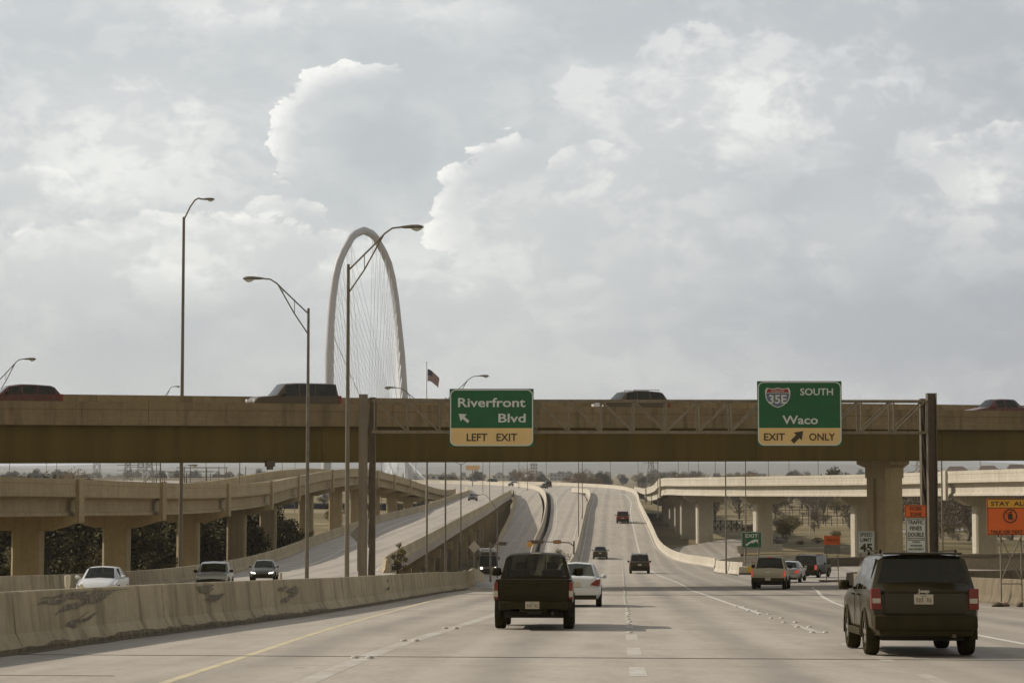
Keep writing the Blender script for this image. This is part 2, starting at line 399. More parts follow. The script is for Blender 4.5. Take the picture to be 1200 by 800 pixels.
S.view_settings.view_transform = 'Standard'; S.view_settings.look = 'None'; S.view_settings.exposure = 0; S.view_settings.gamma = 1
S.view_settings.use_curve_mapping = False
cy = S.cycles; cy.use_denoising = True; cy.max_bounces = 6; cy.transparent_max_bounces = 16; cy.volume_bounces = 0; cy.diffuse_bounces = 3; cy.glossy_bounces = 3
cy.use_adaptive_sampling = True; cy.adaptive_threshold = .02; cy.sample_clamp_indirect = 4; cy.caustics_reflective = False

# ------------------------------------------------------------------ road alignments (metres; y away from the camera, eye at 0)
zM = curve([(0,-1.5),(10,-1.93),(25,-2.62),(34.3,-3.07),(46,-3.56),(72,-4.75),(100,-6.0),(120,-6.95),(141,-7.75),(190,-9.55),(225,-10.6),(255,-10.95),(285,-10.1),(325,-8.3),(400,-6.75),(480,-5.95),(560,-5.6),(640,-5.3)])
zR1 = curve([(0,-1.55),(46,-3.6),(86,-5.5),(115,-6.75),(141,-7.65),(180,-8.4),(240,-8.3),(300,-7.7),(360,-7.1),(436,-6.4),(500,-5.95),(560,-5.6)])
zR2 = curve([(126,-7.25),(150,-8.2),(190,-10.6),(230,-12.8),(282,-14.0),(330,-13.3),(400,-11.0),(470,-8.3),(530,-6.2),(560,-5.6)])
zR3 = curve([(262,-14.1),(290,-13.4),(330,-12.1),(370,-10.9),(420,-9.2),(470,-7.5),(530,-6.0),(560,-5.6)])
def mid_x(d): return curve([(0,.3),(420,21.2),(480,22.8),(520,23.0),(560,22.6),(620,19)])(d)
mL = curve([(0,-11.5),(20,-9.9),(35,-8.9),(53,-6.9),(80,-5.2),(122,-3.1),(126,-2.9)])
mL2 = curve([(126,2.4),(150,3.4),(190,4.9),(240,6.9),(290,9.3),(330,11.3),(370,13.1),(400,14.7),(460,17.2),(500,18.2),(560,18.2)])
mR = curve([(0,17),(60,17.7),(73,18.2),(95,19.0),(126,20.1),(160,19.4),(185,19.6),(205,20.6),(222,22.4),(245,20.8),(270,20.1),(300,21.0),(330,22.0),(385,24.4),(450,27.9),(520,30.9),(560,31.4)])

def frange(a, b, s):
    n = max(1, int(round((b-a)/s))); return [a+(b-a)*i/n for i in range(n+1)]
def strip(name, ds, L, Rr, z, matl, drop, parent=None, label=None, cross=8, bottom=None, kind='structure'):
    """road surface with closed sides going down by drop(d)"""
    mb = MB(); rows = []
    for d in ds:
        l, r = L(d), Rr(d); zz = z(d)
        rows.append([(l+(r-l)*k/cross, d, zz) for k in range(cross+1)])
    mb.grid(rows)
    dr = [drop(d) if callable(drop) else drop for d in ds]
    for side in (0, cross):
        mb.grid([[rows[i][side], (rows[i][side][0], rows[i][side][1], rows[i][side][2]-dr[i])] for i in range(len(ds))], flip=(side == 0))
    mb.grid([[(rows[i][0][0], ds[i], rows[i][0][2]-dr[i]), (rows[i][cross][0], ds[i], rows[i][cross][2]-dr[i])] for i in range(len(ds))], flip=True)
    for i in (0, -1):
        mb.quad(rows[i][0], rows[i][cross], (rows[i][cross][0], ds[i], rows[i][0][2]-dr[i]), (rows[i][0][0], ds[i], rows[i][0][2]-dr[i]))
    o = mb.build(name, matl, parent)
    if kind: o['kind'] = kind
    return o
def marks(name, pieces, z, matl, parent, lift=.008):
    if parent is road1: lift = .0025
    """painted lines: pieces of (x(d), d0, d1, width)"""
    mb = MB()
    for xf, d0, d1, wd in pieces:
        ds = frange(d0, d1, max(1.5, (d1-d0)/60))
        rows = []
        for i, d in enumerate(ds):
            x = xf(d); zz = (z(x, d) if z.__code__.co_argcount == 2 else z(d))+lift
            rows.append([(x-wd/2, d, zz), (x+wd/2, d, zz)])
        mb.grid(rows)
    return mb.build(name, matl, parent)

GL = -14.6
road1 = strip('road', frange(-30, 126, 3), mL, mR, zM, M['road'], 1.6); road1['label'] = 'main eastbound carriageway of worn concrete in the foreground'
road2 = strip('road', frange(126, 560, 4), mL2, mR, zM, M['road'], lambda d: 1.6 if d < 150 else min(9, max(1.6, zM(d)-GL)))
road2['label'] = 'main carriageway dipping and climbing away beyond the overpass'
r1L = curve([(-30,-26),(20,-24.5),(86,-23.2),(141,-22.8),(180,-22.5),(240,-22.2),(300,-20),(360,-15.6),(436,-12.9),(500,-11),(560,-13)])
r1R = curve([(-30,-12.4),(20,-10.5),(35,-9.5),(53,-7.5),(80,-5.8),(122,-3.7),(132,-4.2),(150,-7),(165,-9.8),(180,-10.4),(240,-9),(300,-6.8),(360,-4.4),(436,-2),(500,0),(560,.3)])
ramp_a = strip('ramp', frange(-30, 168, 4), r1L, r1R, zR1, M['ramp'], 1.6); ramp_a['label'] = 'oncoming ramp behind the foreground barrier'
ramp_b = strip('ramp', frange(168, 560, 4), r1L, r1R, zR1, M['ramp'], .85); ramp_b['label'] = 'raised oncoming ramp sweeping left below the sign gantry'
r2L = curve([(126,-3.0),(150,-3.1),(190,-3.0),(230,-3.6),(282,-4.8),(330,-3.1),(370,-2.2),(400,-1.3),(470,.2),(560,.5)])
r2R = curve([(126,2.3),(150,3.2),(190,3.2),(230,2.2),(282,1.4),(330,3.0),(370,4.6),(400,5.5),(470,7.0),(560,6.8)])
ramp_c = strip('ramp', frange(126, 560, 4), r2L, r2R, zR2, M['ramp'], lambda d: max(.8, min(8, zR2(d)-GL-.2))); ramp_c['label'] = 'left exit ramp in shade that drops to the street'
r3L = curve([(262,2.6),(300,3.9),(330,4.6),(370,6.3),(400,7.3),(470,8.9),(520,9.3),(560,7.4)])
ramp_d = strip('ramp', frange(262, 560, 4), r3L, lambda d: mL2(d)-.35, zR3, M['ramp'], lambda d: max(.8, min(8, zR3(d)-GL-.2))); ramp_d['label'] = 'sunlit ramp rising between two barriers beside the main road'
# far deck where all carriageways bend away to the left
def smooth_path(P, n):
    ts = [i/(len(P)-1) for i in range(len(P))]; fx = curve(list(zip(ts, [p[0] for p in P]))); fy = curve(list(zip(ts, [p[1] for p in P])))
    fz = curve(list(zip(ts, [p[2] for p in P]))) if len(P[0]) > 2 else None
    return [(fx(i/n), fy(i/n)) + ((fz(i/n),) if fz else ()) for i in range(n+1)]
outer = smooth_path([(31.4,560,-5.6),(29.5,600,-5.45),(22,650,-5.25),(6,695,-5.0),(-20,732,-4.75),(-60,765,-4.4),(-120,795,-4.2),(-220,820,-4.2)], 60)
inner = smooth_path([(-13,560,-5.6),(-17,580,-5.55),(-26,600,-5.4),(-40,618,-5.2),(-62,634,-5.0),(-92,648,-4.7),(-140,662,-4.3),(-230,672,-4.2)], 60)
mb = MB()
mb.grid([[tuple(a[k]+(b[k]-a[k])*j/8 for k in range(3)) for j in range(9)] for a, b in zip(inner, outer)])
mb.grid([[a, (a[0], a[1], a[2]-1.8)] for a in outer]); mb.grid([[a, (a[0], a[1], a[2]-1.8)] for a in inner])
mb.grid([[(a[0], a[1], a[2]-1.8), (b[0], b[1], b[2]-1.8)] for a, b in zip(inner, outer)])
deck = mb.build('road', M['ramp']); deck['kind'] = 'structure'; deck['label'] = 'far elevated deck where all carriageways curve left'
# right exit ramp curving away to the right
def zE(d): return max(zM(d), -9.3)
eL = curve([(126,20.1),(160,19.4),(183,20.2),(192,22.5),(200,30),(207,44),(212,66),(214,80)])
eR = curve([(126,20.9),(129,23),(134,30),(142,46),(152,80),(170,80),(214,81)])
exit_r = strip('ramp', frange(126, 183, 3)+frange(184, 214, 1.5), lambda d: eL(d), lambda d: max(eR(d), eL(d)+.3), zE, M['ramp'], 1.8)
exit_r['label'] = 'right exit ramp bending right behind the stone-coloured barrier nose'
# frontage road passing under the right viaduct
fr = MB(); FRZ = -11.2
P = smooth_path([(21,232,-10.9),(24,262,-11.1),(30,300,FRZ),(48,345,FRZ),(90,390,FRZ),(180,420,FRZ)], 30)
fr.sweep(P, [(-5,-.3),(5,-.3),(5,0),(-5,0)]); o = fr.build('street', M['road']); o['kind'] = 'structure'; o['label'] = 'frontage street passing under the right viaduct'

# ground
def zT(x, d):
    def ss(a, b, t): t = min(1, max(0, (t-a)/(b-a))); return t*t*(3-2*t)
    right = -11.45; left = -12.3
    base = left + (GL-left)*ss(-34, -21, x); base = base + (right-base)*ss(13, 20, x) if d > 120 else base
    near = zM(min(d, 175)) - 1.1
    k = (1-ss(140, 165, d))*(1-ss(22, 46, abs(x+2)))
    g = base + (near-base)*k
    if x > 17 and d > 120:
        kr = (1-ss(205, 226, d))*(1-ss(60, 95, x)); g = max(g, base+(zE(d)-1.0-base)*kr)
    far = ss(700, 1100, d); g = g + (-12.5-g)*far
    g += (math.sin(x*.07+d*.031)*.25+math.sin(x*.023-d*.017)*.35)*(1-k)*ss(30, 60, abs(x))*(0 if (d < 230 and 10 < x < 100) else 1)
    return g
xs = sorted(set([-9000,-6000,-3500,-2000,-1200,-700,-420,-300,-220]+frange(-170, 170, 4)+[220,300,420,700,1200,2000,3500,6000,9000]))
ys = sorted(set(frange(-60, 460, 5)+frange(470, 900, 15)+[1000,1150,1350,1700,2200,3000,4200,6500,9000,11500]))
mb = MB(); mb.grid([[(x, y, zT(x, y)) for x in xs] for y in ys])
gm, t, b = new_mat('dry_grassland')
v = t.n('ShaderNodeTexCoord').outputs['Object']
band = t.noise(t.mapping(v, (.45, 1, 1)), .03, 8, .68)
c = t.mix(t.ramp(band, .40, .60), (.27, .205, .115), (.13, .105, .045))
c = t.mix(t.ramp(t.noise(t.mapping(v, (.3, 1, 1), loc=(9, 3, 0)), .06, 5), .55, .68), c, (.36, .30, .20))
c = t.mix(t.ramp(t.noise(v, .5, 7, .7), .45, .7), c, (.10, .085, .035))
c = t.mix(t.math('MULTIPLY', t.ramp(t.noise(v, 4, 4, .7), .4, .7), .5), c, (.19, .15, .08))
t.link(c, b.inputs['Base Color']); b.inputs['Roughness'].default_value = .95; b.inputs['Specular IOR Level'].default_value = .1
o = mb.build('ground', gm, smooth=60); o['kind'] = 'structure'
# hills
def hills(y, h0, amp, seed, colr, name, x0=-3500, x1=3500, depth=500):
    rr = random.Random(seed); ph = [rr.uniform(0, 6) for _ in range(6)]
    mb = MB(); rows = []
    for j in range(7):
        row = []
        for i in range(141):
            x = x0+(x1-x0)*i/140
            h = h0+amp*sum(math.sin(x/(900/(k+1))+ph[k])/(k+1) for k in range(6))*.5+rr.uniform(-1, 1)*amp*.05
            p = math.sin(math.pi*j/6)
            row.append((x, y+depth*j/6, -13+(h+13)*p))
        rows.append(row)
    mb.grid(rows); o = mb.build(name, mat(name+'_cover', colr, tuple(q*.7 for q in colr), .012, .95, bump=0), smooth=70); o['kind'] = 'structure'
hills(9200, 38, 30, 3, (.10, .105, .06), 'hills', -5500, 5500, 900); hills(6200, 6, 22, 8, (.10, .10, .055), 'hills', -4200, 4200, 700); hills(3600, -9, 7, 5, (.09, .085, .04), 'hills', -2500, 2500, 350)

# ------------------------------------------------------------------ markings
dash_x = lambda d: mid_x(d)
line_r = curve([(20,4.95),(26,5.4),(36.5,6.15),(56,7.1),(100,9.2),(134,11.1),(190,13.2),(240,15.4),(285,17.3),(350,20.2),(420,24.3),(500,26.8),(560,26.6)])
edge_r = curve([(15,9.7),(38,9.6),(45,9.75),(68,11.2),(90,13.6),(115,17.0),(128,18.6)])
yel = curve([(10,-4.2),(26,-4.35),(35,-4.35),(45,-4.15),(58,-3.85),(75,-3.4),(95,-2.75),(122,-1.9)])
lane_l = curve([(10,-3.1),(26,-2.6),(36,-2.25),(47,-1.35),(58,-.6),(80,.6),(122,2.5)])
m1 = marks('lane_marking', [(line_r, 61, 126, .16)]
      + [(edge_r, 15, 126, .15)], zM, M['mark_w'], road1); m1['label'] = 'white lane and edge lines'
m1 = marks('lane_marking', [(yel, 15, 122, .15)], zM, M['mark_y'], road1); m1['label'] = 'yellow left edge line'
m1 = marks('lane_marking', [(lane_l, 15, 122, .30)]+[(dash_x, a, a+3, .16) for a in (47, 60, 73, 86, 99, 112)]
      + [(lambda d: 12.6+(d-74)*.02, 62, 92, .12), (lambda d: 11.5+(d-90)*-.045, 74, 122, .13)], zM, M['mark_pale'], road1); m1['label'] = 'worn pale lane line'
m1 = marks('lane_marking', [(dash_x, a, a+2.6, .24) for a in (21.5, 27.5, 34.3, 40.5)], zM, M['mark_worn'], road1); m1['label'] = 'rubbed-off lane dashes'
marks('lane_marking', [(line_r, 44, 50, .2), (line_r, 32, 39, .2), (line_r, 20, 28, .2)], zM, M['mark_pale'], road1)
marks('lane_marking', [(line_r, 126, 560, .17), (lambda d: mL2(d)+1.0, 170, 500, .12), (lambda d: mR(d)-.9, 225, 520, .1)], zM, M['mark_w'], road2)
marks('lane_marking', [(dash_x, a, a+3, .15) for a in range(130, 540, 12)]+[(lambda d: 13.4+(d-130)*-.02, 128, 175, .13)], zM, M['mark_pale'], road2)
marks('lane_marking', [(lambda d: r1L(d)+4.6-max(0, d-240)*.012, 126-100, 168, .14), (lambda d: r1R(d)-1.2, 40, 168, .14)], zR1, M['mark_w'], ramp_a)
marks('lane_marking', [(lambda d: r1L(d)+4.6-max(0, d-240)*.012, 168, 540, .15), (lambda d: r1R(d)-1.0, 168, 540, .15)], zR1, M['mark_w'], ramp_b)
mb = MB()                                        # hatched gore on the oncoming ramp
for a in frange(150, 300, 4.2):
    wd = max(.6, 4.3-(max(0, a-200))*.03); x0 = r1L(a)+.7
    zz = zR1(a)+.008; z2 = zR1(a+2.2)+.008
    mb.quad((x0, a, zz), (x0, a+.55, zR1(a+.55)+.008), (x0+wd, a+2.75, zR1(a+2.75)+.008), (x0+wd, a+2.2, z2))
mb.build('gore_hatching', M['mark_w'], ramp_b)
marks('lane_marking', [(lambda d: (r2L(d)+r2R(d))/2, a, a+3, .14) for a in range(300, 550, 12)], zR2, M['mark_w'], ramp_c)
marks('lane_marking', [(lambda d: r3L(d)+1.3, 300, 550, .12), (lambda d: mL2(d)-1.6, 300, 550, .12)], zR3, M['mark_w'], ramp_d)
# dark filled expansion joints across the near carriageway
mb = MB()
for dA, k, x0, x1, wd in ((33.35, -.13, -8.9, 17.2, .13), (27.0, -.1, -9.5, -5.3, .07), (64, -.05, -6, 18, .08), (97, -.03, -4.3, 18.6, .10)):
    prev = None
    for i in range(41):
        x = x0+(x1-x0)*i/40; y = dA+k*x+random.uniform(-.015, .015); p = ((x, y-wd/2, zM(y-wd/2)+.0045), (x, y+wd/2, zM(y+wd/2)+.0045))
        if prev: mb.quad(prev[0], p[0], p[1], prev[1])
        prev = p
mb.build('expansion_joint', M['gap'], road1)
# raised ceramic markers along the lane lines
mk = MB(); mk.grid([[( .055*math.cos(a)*s, .055*math.sin(a)*s, h) for a in [2*math.pi*i/8 for i in range(8)]] for s, h in ((1, 0), (.85, .012), (.5, .02), (.01, .022))], closed=True)
mk_mat = mat('ceramic_marker', (.55, .52, .46), (.35, .31, .25), 20, .4)
proto = mk.build('pavement_marker', mk_mat); tag(proto, 'small round pavement marker on the dotted lane line', 'pavement marker', 'round markers along the dotted lane line')
pos = [(dash_x(d)+random.uniform(-.03, .03), d, zM(d)+.006) for d in frange(44, 250, 2.6)+frange(255, 400, 4.5)]
first = True
for p in pos:
    o = proto if first else proto.copy()
    if not first: COL.objects.link(o)
    o.location = p; sc = 1.25 if p[1] < 120 else 1.6; o.scale = (sc, sc, 1.2); first = False
for k, d in enumerate((44, 47.5, 51, 55, 59.5, 64, 70)):
    for s in (-.14, .14):
        o = proto.copy(); COL.objects.link(o); o.location = (line_r(d)+s, d, zM(d)+.01); o.scale = (1.2, 1.2, 1.5)
        o['label'] = 'small round pavement marker beside the white exit lane line'; o['group'] = 'round markers beside the exit lane line'
for d in (33.0, 39.8, 46.5):
    for s in (-.12, .12):
        o = proto.copy(); COL.objects.link(o); o.location = (lane_l(d)+s, d, zM(d)+.01); o.scale = (1.3, 1.1, 1.6)
        o['label'] = 'round pavement marker on the worn left lane line'; o['group'] = 'round markers on the worn left lane line'

# ------------------------------------------------------------------ concrete barriers
JERSEY = [(-.30,0),(-.30,.08),(-.17,.32),(-.09,1.0),(-.07,1.03),(.07,1.03),(.09,1.0),(.17,.32),(.30,.08),(.30,0)]
def barrier(path, label, matl=None, h=1.0, piece=3.05, gap=.03, name='concrete_barrier', wscale=1, base=0.0):
    """path: list of (x,y,z); cast in separate pieces with open joints"""
    prof = [(o*wscale, z*h) for o, z in JERSEY]
    if base: prof = [(-.30*wscale, -base)] + prof[1:-1] + [(.30*wscale, -base)]
    P = [Vector(p) for p in path]; L = [0]
    for a, b_ in zip(P, P[1:]): L.append(L[-1]+(b_-a).length)
    def at(s):
        s = min(max(s, 0), L[-1])
        for i in range(len(P)-1):
            if s <= L[i+1]: return P[i].lerp(P[i+1], (s-L[i])/(L[i+1]-L[i]))
        return P[-1]
    mb = MB(); s = 0
    while s < L[-1]-.2:
        e = min(s+piece-gap, L[-1]); mb.sweep([at(s), at((s+e)/2), at(e)], prof); s += piece
    o = mb.build(name, matl or M['bar'], smooth=None); tag(o, label, 'concrete barrier', 'concrete traffic barriers')
    return o
def along(xf, zf, d0, d1, off=0, step=4): return [(xf(d)+off, d, zf(d)) for d in frange(d0, d1, step)]
bp = along(mL, zM, 8, 121, .25, 3)
fore = barrier(bp+[(-2.85,124,zM(124)),(-2.9,127,zM(127))], 'long grey scuffed concrete barrier along the left edge in the foreground', M['bar'], 1.0, 9.1, .035)
# scuff marks left by tyres on the near barrier: thin rubbed patches on its face
M['scuff'] = paint_mat('rubber_scuff', (.085, .066, .04), (.38, .32, .21), .60, 7)
rr = random.Random(5)
def face_pt(d, h, o=.03):
    off = .30 if h < .08 else (.30-(h-.08)/.24*.13 if h < .32 else .17-(h-.32)/.68*.08)
    return (mL(d)+.25+off+o, d, zM(d)+h)
for (d0, d1, h0, h1, n) in ((36.2, 41.5, .62, .90, 11), (37, 40, .35, .6, 4), (46.5, 49.5, .5, .9, 7), (55.5, 58.5, .25, .85, 8), (79, 81, .35, .8, 3)):
    sc = MB()
    for k in range(n):
        a = d0+rr.random()*(d1-d0)*.5; L_ = (d1-d0)*rr.uniform(.25, .6); ha = h0+(h1-h0)*rr.random(); sl = rr.uniform(.03, .14); wd = rr.uniform(.014, .06)
        pr = None
        for i in range(9):
            d = a+L_*i/8; h = ha+sl*i/8*L_+.02*math.sin(i); ww = wd*math.sin(math.pi*(i+.5)/9)
            p = (face_pt(d, min(.96, max(.02, h-ww))), face_pt(d, min(.97, max(.03, h+ww))))
            if pr: sc.quad(pr[0], p[0], p[1], pr[1])
            pr = p
    sc.build('scuff_mark', M['scuff'], fore)
sc = MB(); pr = None; hh = .08                    # black road dirt splashed on the barrier foot
for d in frange(20, 120, .22):
    hh = min(.15, max(.03, hh+rr.uniform(-.03, .03)))
    p = (face_pt(d, .005, .034), face_pt(d, min(hh, .079), .034), face_pt(d, max(hh, .08), .034))
    if pr:
        for q in (0, 1): sc.quad(pr[q], p[q], p[q+1], pr[q+1])
    pr = p
sc.build('splash_dirt', mat('black_road_dirt', (.11, .085, .05), (.20, .16, .10), 6, .95), fore)
# grime line at the foot
g = MB(); pr = None
for d in frange(20, 120, .7):
    w_ = .05+.10*rr.random(); xg = mL(d)+.25+.30
    p = ((xg-.01, d, zM(d)+.010), (xg+w_+.12, d, zM(d)+.010), )
    if pr: g.quad(pr[0], p[0], p[1], pr[1])
    pr = p
g.build('gutter_grime', mat('gutter_dirt', (.10, .08, .05), (.16, .13, .085), 5, .95), road1)
barrier(along(lambda d: r1L(d)+.35, zR1, 60, 560, 0, 6)[:], 'long barrier along the far left side of the oncoming ramp', M['bar'], 1.0, 6)
barrier(along(lambda d: r1R(d)-.35, zR1, 163, 505, 0, 6), 'barrier on the right side of the raised oncoming ramp above its columns', M['bar'], 1.0, 6, base=.5)
barrier(along(lambda d: r2L(d)+.3, zR2, 130, 520, 0, 5)[:], 'barrier on the left side of the shaded exit ramp', M['bar'], 1.0, 6)
pA = along(lambda d: (r2R(d)+r3L(d))/2-.15, lambda d: max(zR2(d), zR3(d)), 300, 555, 0, 6)+smooth_path([(7,560,-5.6),(5.5,600,-5.45),(0,650,-5.2),(-12,690,-5.0),(-32,722,-4.8),(-70,748,-4.5),(-140,772,-4.2)], 24)[1:]
barrier(pA, 'pale barrier between the shaded and the sunlit ramp, curling left at its top', M['bar2'], 1.05, 6, base=1.2)
pB = along(lambda d: mL2(d)+.3, zM, 168, 505, 0, 5)+[(17.9,514,-5.8),(17.0,524,-5.75),(15.6,532,-5.7)]
barrier(pB, 'barrier on the left side of the climbing main carriageway', M['bar2'], 1.0, 6)
# low slab of grey shoulder behind it seen in shade
barrier(along(lambda d: mR(d)-.4, zM, 222, 520, 0, 5)+[(p[0]-.4, p[1]-.5, p[2]) for p in outer[1:]], 'long white sunlit barrier right of the main road, curving left at the top', M['bar2'], .95, 6, wscale=.8)
barrier([(20.7,184,-9.35),(19.9,188,-9.45),(19.5,193,-9.6),(19.8,199,-9.8),(21,206,-10.0),(23,215,-10.2),(27,228,-10.6),(34,240,-10.9)], 'short pale barrier curving round the exit gore nose', M['bar2'], 1.05, 3)
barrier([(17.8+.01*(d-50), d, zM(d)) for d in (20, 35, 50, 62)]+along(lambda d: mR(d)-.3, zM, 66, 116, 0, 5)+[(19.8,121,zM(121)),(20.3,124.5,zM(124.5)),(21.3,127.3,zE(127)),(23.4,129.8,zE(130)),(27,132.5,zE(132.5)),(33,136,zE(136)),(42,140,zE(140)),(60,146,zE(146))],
        'low barrier at the right shoulder behind the message sign, bending round at its nose', M['bar_dim'], .9, 3)
wl = MB(); wp = smooth_path([(22.6,192.5,-9.9),(29,198,-9.85),(35.5,199,-9.7),(43,193,-9.2),(56,186,-8.75),(82,180,-8.6)], 20)
wl.sweep(wp, [(-.2,-2.6),(-.2,1.15),(-.3,1.18),(-.3,1.35),(.3,1.35),(.3,1.18),(.2,1.15),(.2,-.1),(.28,-.14),(.28,-2.6)]); o = wl.build('retaining_wall', M['steel_dark']); tag(o, 'dark wall on the outside of the curving right exit ramp', 'wall')
barrier([(30,275,-11.2),(33,279,-11.2),(37,282,-11.2)], 'lone barrier piece standing among the right viaduct columns', M['bar2'], 1.0, 3)
# ------------------------------------------------------------------ overpass
TH = math.atan(.47)
ov = thing('overpass', (0, 121.7, 0), 'long brown overpass with concrete rail crossing over the whole highway', 'overpass', None, TH)
X0, X1 = -150, 170
def oz(X): return .0040*X
def obar(prof, name, matl, step=20, x0=X0, x1=X1, gap=0, label=None):
    mb = MB()
    xs_ = frange(x0, x1, step)
    for a, b_ in zip(xs_, xs_[1:]):
        b2 = b_-gap
        mb.grid([[(x, p[0], p[1]+oz(x)) for p in prof] for x in (a, b2)], closed=True, flip=False)
        if gap or a == x0: mb.poly([(a, p[0], p[1]+oz(a)) for p in prof])
        if gap or b_ == x1: mb.poly([(b2, p[0], p[1]+oz(b2)) for p in prof][::-1])
    o = mb.build(name, matl, ov)
    if label: o['label'] = label
    return o
sup = .065
obar([(.05,2.52),(.05,2.80),(12.1,2.80+12*sup),(12.1,2.52+12*sup)], 'deck', M['conc'])
obar([(0,2.50),(0,2.86),(.03,2.90),(.03,3.34),(.0,3.38),(.0,3.78),(.25,3.78),(.42,2.9),(.42,2.82),(.045,2.82),(.045,2.50)], 'parapet', M['parapet'], 9.2, gap=.025)
obar([(11.75,2.84+12*sup),(11.9,3.80+12*sup),(12.15,3.80+12*sup),(12.15,2.5+12*sup),(12.105,2.5+12*sup),(12.105,2.84+12*sup)], 'parapet', M['parapet'], 9.2, gap=.025)
for k, yg in enumerate((.38, 3.2, 6.0, 8.8, 11.4)):
    t_ = yg*sup if k else 0
    zt = 2.515+yg*sup
    obar([(yg-.03,.52),(yg-.03,zt-.04),(yg-.2,zt-.04),(yg-.2,zt),(yg+.25,zt),(yg+.25,zt-.04),(yg+.03,zt-.04),(yg+.03,.52),(yg+.28,.52),(yg+.28,.47),(yg-.22,.47),(yg-.22,.52)], 'girder', M['girder'], 40)
mb = MB()
for x in frange(X0+6, X1-6, 4.6):
    pass
for x in (-40.5, -26.2, -11.8, 2.5, 17.2, 31.6, 46):   # stiffeners on the near web
    mb = MB(); mb.box((x, .335, 1.5+oz(x)), (.05, .03, 1.9)); mb.build('web_stiffener', M['girder'], ov)
mb = MB(); mb.box((-15.0, .1, .33), (.5, .35, .32)); mb.box((-15.0, .1, .10), (.3, .3, .2)); mb.build('drain_box', M['steel_dark'], ov)
# piers
def pier(X, name='pier', zb=-12.0):
    mb = MB()
    for yc in (2.3,):
        w2, d2, c = .72, 1.1, .12
        sec = [(-w2+c,-d2),(w2-c,-d2),(w2,-d2+c),(w2,d2-c),(w2-c,d2),(-w2+c,d2),(-w2,d2-c),(-w2,d2-.85),(-w2+.14,d2-.85),(-w2+.14,-d2+.85),(-w2,-d2+.85),(-w2,-d2+c)]
        mb.grid([[(X+a, yc+b_, z) for a, b_ in sec] for z in (zb, -.55)], closed=True)
        mb.poly([(X+a, yc+b_, -.55) for a, b_ in sec])
        top = [(a*1.0, b_*1.0) for a, b_ in sec]
    # cap: tapered head under the girders
    hx = .74
    pts = [(.55,.466+oz(X)),(4.4,.466+oz(X)),(4.4,.36),(3.42,.12),(3.42,-.56),(1.18,-.56),(1.18,.12),(.55,.36)]
    n0 = len(mb.v)
    for sx in (-hx, hx): mb.v += [(X+sx, p[0], p[1]) for p in pts]
    k = len(pts)
    mb.f += [tuple(n0+i for i in range(k)), tuple(n0+k+k-1-i for i in range(k))]; mb.m += [0, 0]
    for i in range(k): mb.f.append((n0+i, n0+k+i, n0+k+(i+1) % k, n0+(i+1) % k)); mb.m.append(0)
    return mb.build(name, M['conc'], ov)
pier(28.3); pier(-62); pier(112, zb=-13)

# ------------------------------------------------------------------ sign gantry
G = thing('sign_gantry', (-7, 100, zM(100)-.2), 'steel truss gantry spanning the highway with two green signs', 'sign gantry')
def GB(mb, name, m, label=None, smooth=None):
    o = mb.build(name, m, G, world=True, smooth=smooth)
    if label: o['label'] = label
    return o
gz0 = zM(100)-.2
for (x, y, wd, zt, m_, side) in ((-7.25, 99.9, .40, 3.66, 'steel_brown', 'left'), (-6.86, 101.0, .28, 3.55, 'steel_dark', 'left'), (20.45, 99.9, .44, 3.72, 'steel_dark', 'right'), (20.30, 101.2, .28, 3.5, 'steel_dark', 'right')):
    mb = MB(); h = zt-gz0
    # wide-flange column
    mb.box((x-wd/2+.02, y, gz0+h/2), (.04, .5, h)); mb.box((x+wd/2-.02, y, gz0+h/2), (.04, .5, h)); mb.box((x, y, gz0+h/2), (wd-.08, .04, h))
    mb.box((x, y-.249+.0, gz0+h/2), (wd-.085, .012, h)) if side == 'left' else None
    GB(mb, 'column', M[m_])
mb = MB()
for z in frange(gz0+1, 1.9, 1.3):
    for xl_ in (-7.0, 20.2): mb = MB(); mb.bar((xl_, 100.2, z), (xl_, 100.9, z+1.2), .05); GB(mb, 'column_lacing', M['steel_dark'])
def tz(x): return -.0015*(x+7)
for yy_, lab in ((99.7, 'front'), (101.0, 'rear')):
    mb = MB()
    mb.bar((-6.8, yy_, 3.36+tz(-7)), (20.2, yy_, 3.33), .11, .11); mb.bar((-6.8, yy_, 1.84), (20.2, yy_, 1.80), .13, .13)
    GB(mb, 'chord', M['truss'])
mb = MB()
n_ = 17; st_ = 27/n_
for yy_ in (99.72, 101.02):
    mb = MB()
    for i in range(n_+1):
        x = -6.7+st_*i*.995
        mb.bar((x, yy_, 1.84), (x, yy_, 3.34), .07)
        if i < n_:
            if i < n_*.5: mb.bar((x+.03, yy_, 3.32), (x+st_-.03, yy_, 1.86), .065)
            else: mb.bar((x+.03, yy_, 1.86), (x+st_-.03, yy_, 3.32), .065)
    GB(mb, 'truss_web', M['truss'])
for z in (1.84, 3.35):
    mb = MB()
    for i in range(n_+1):
        x = -6.7+st_*i*.995
        mb.bar((x, 99.75, z), (x, 100.97, z), .05)
        if i < n_: mb.bar((x, 99.75, z), (x+st_, 100.97, z), .04)
    GB(mb, 'cross_brace', M['truss'])

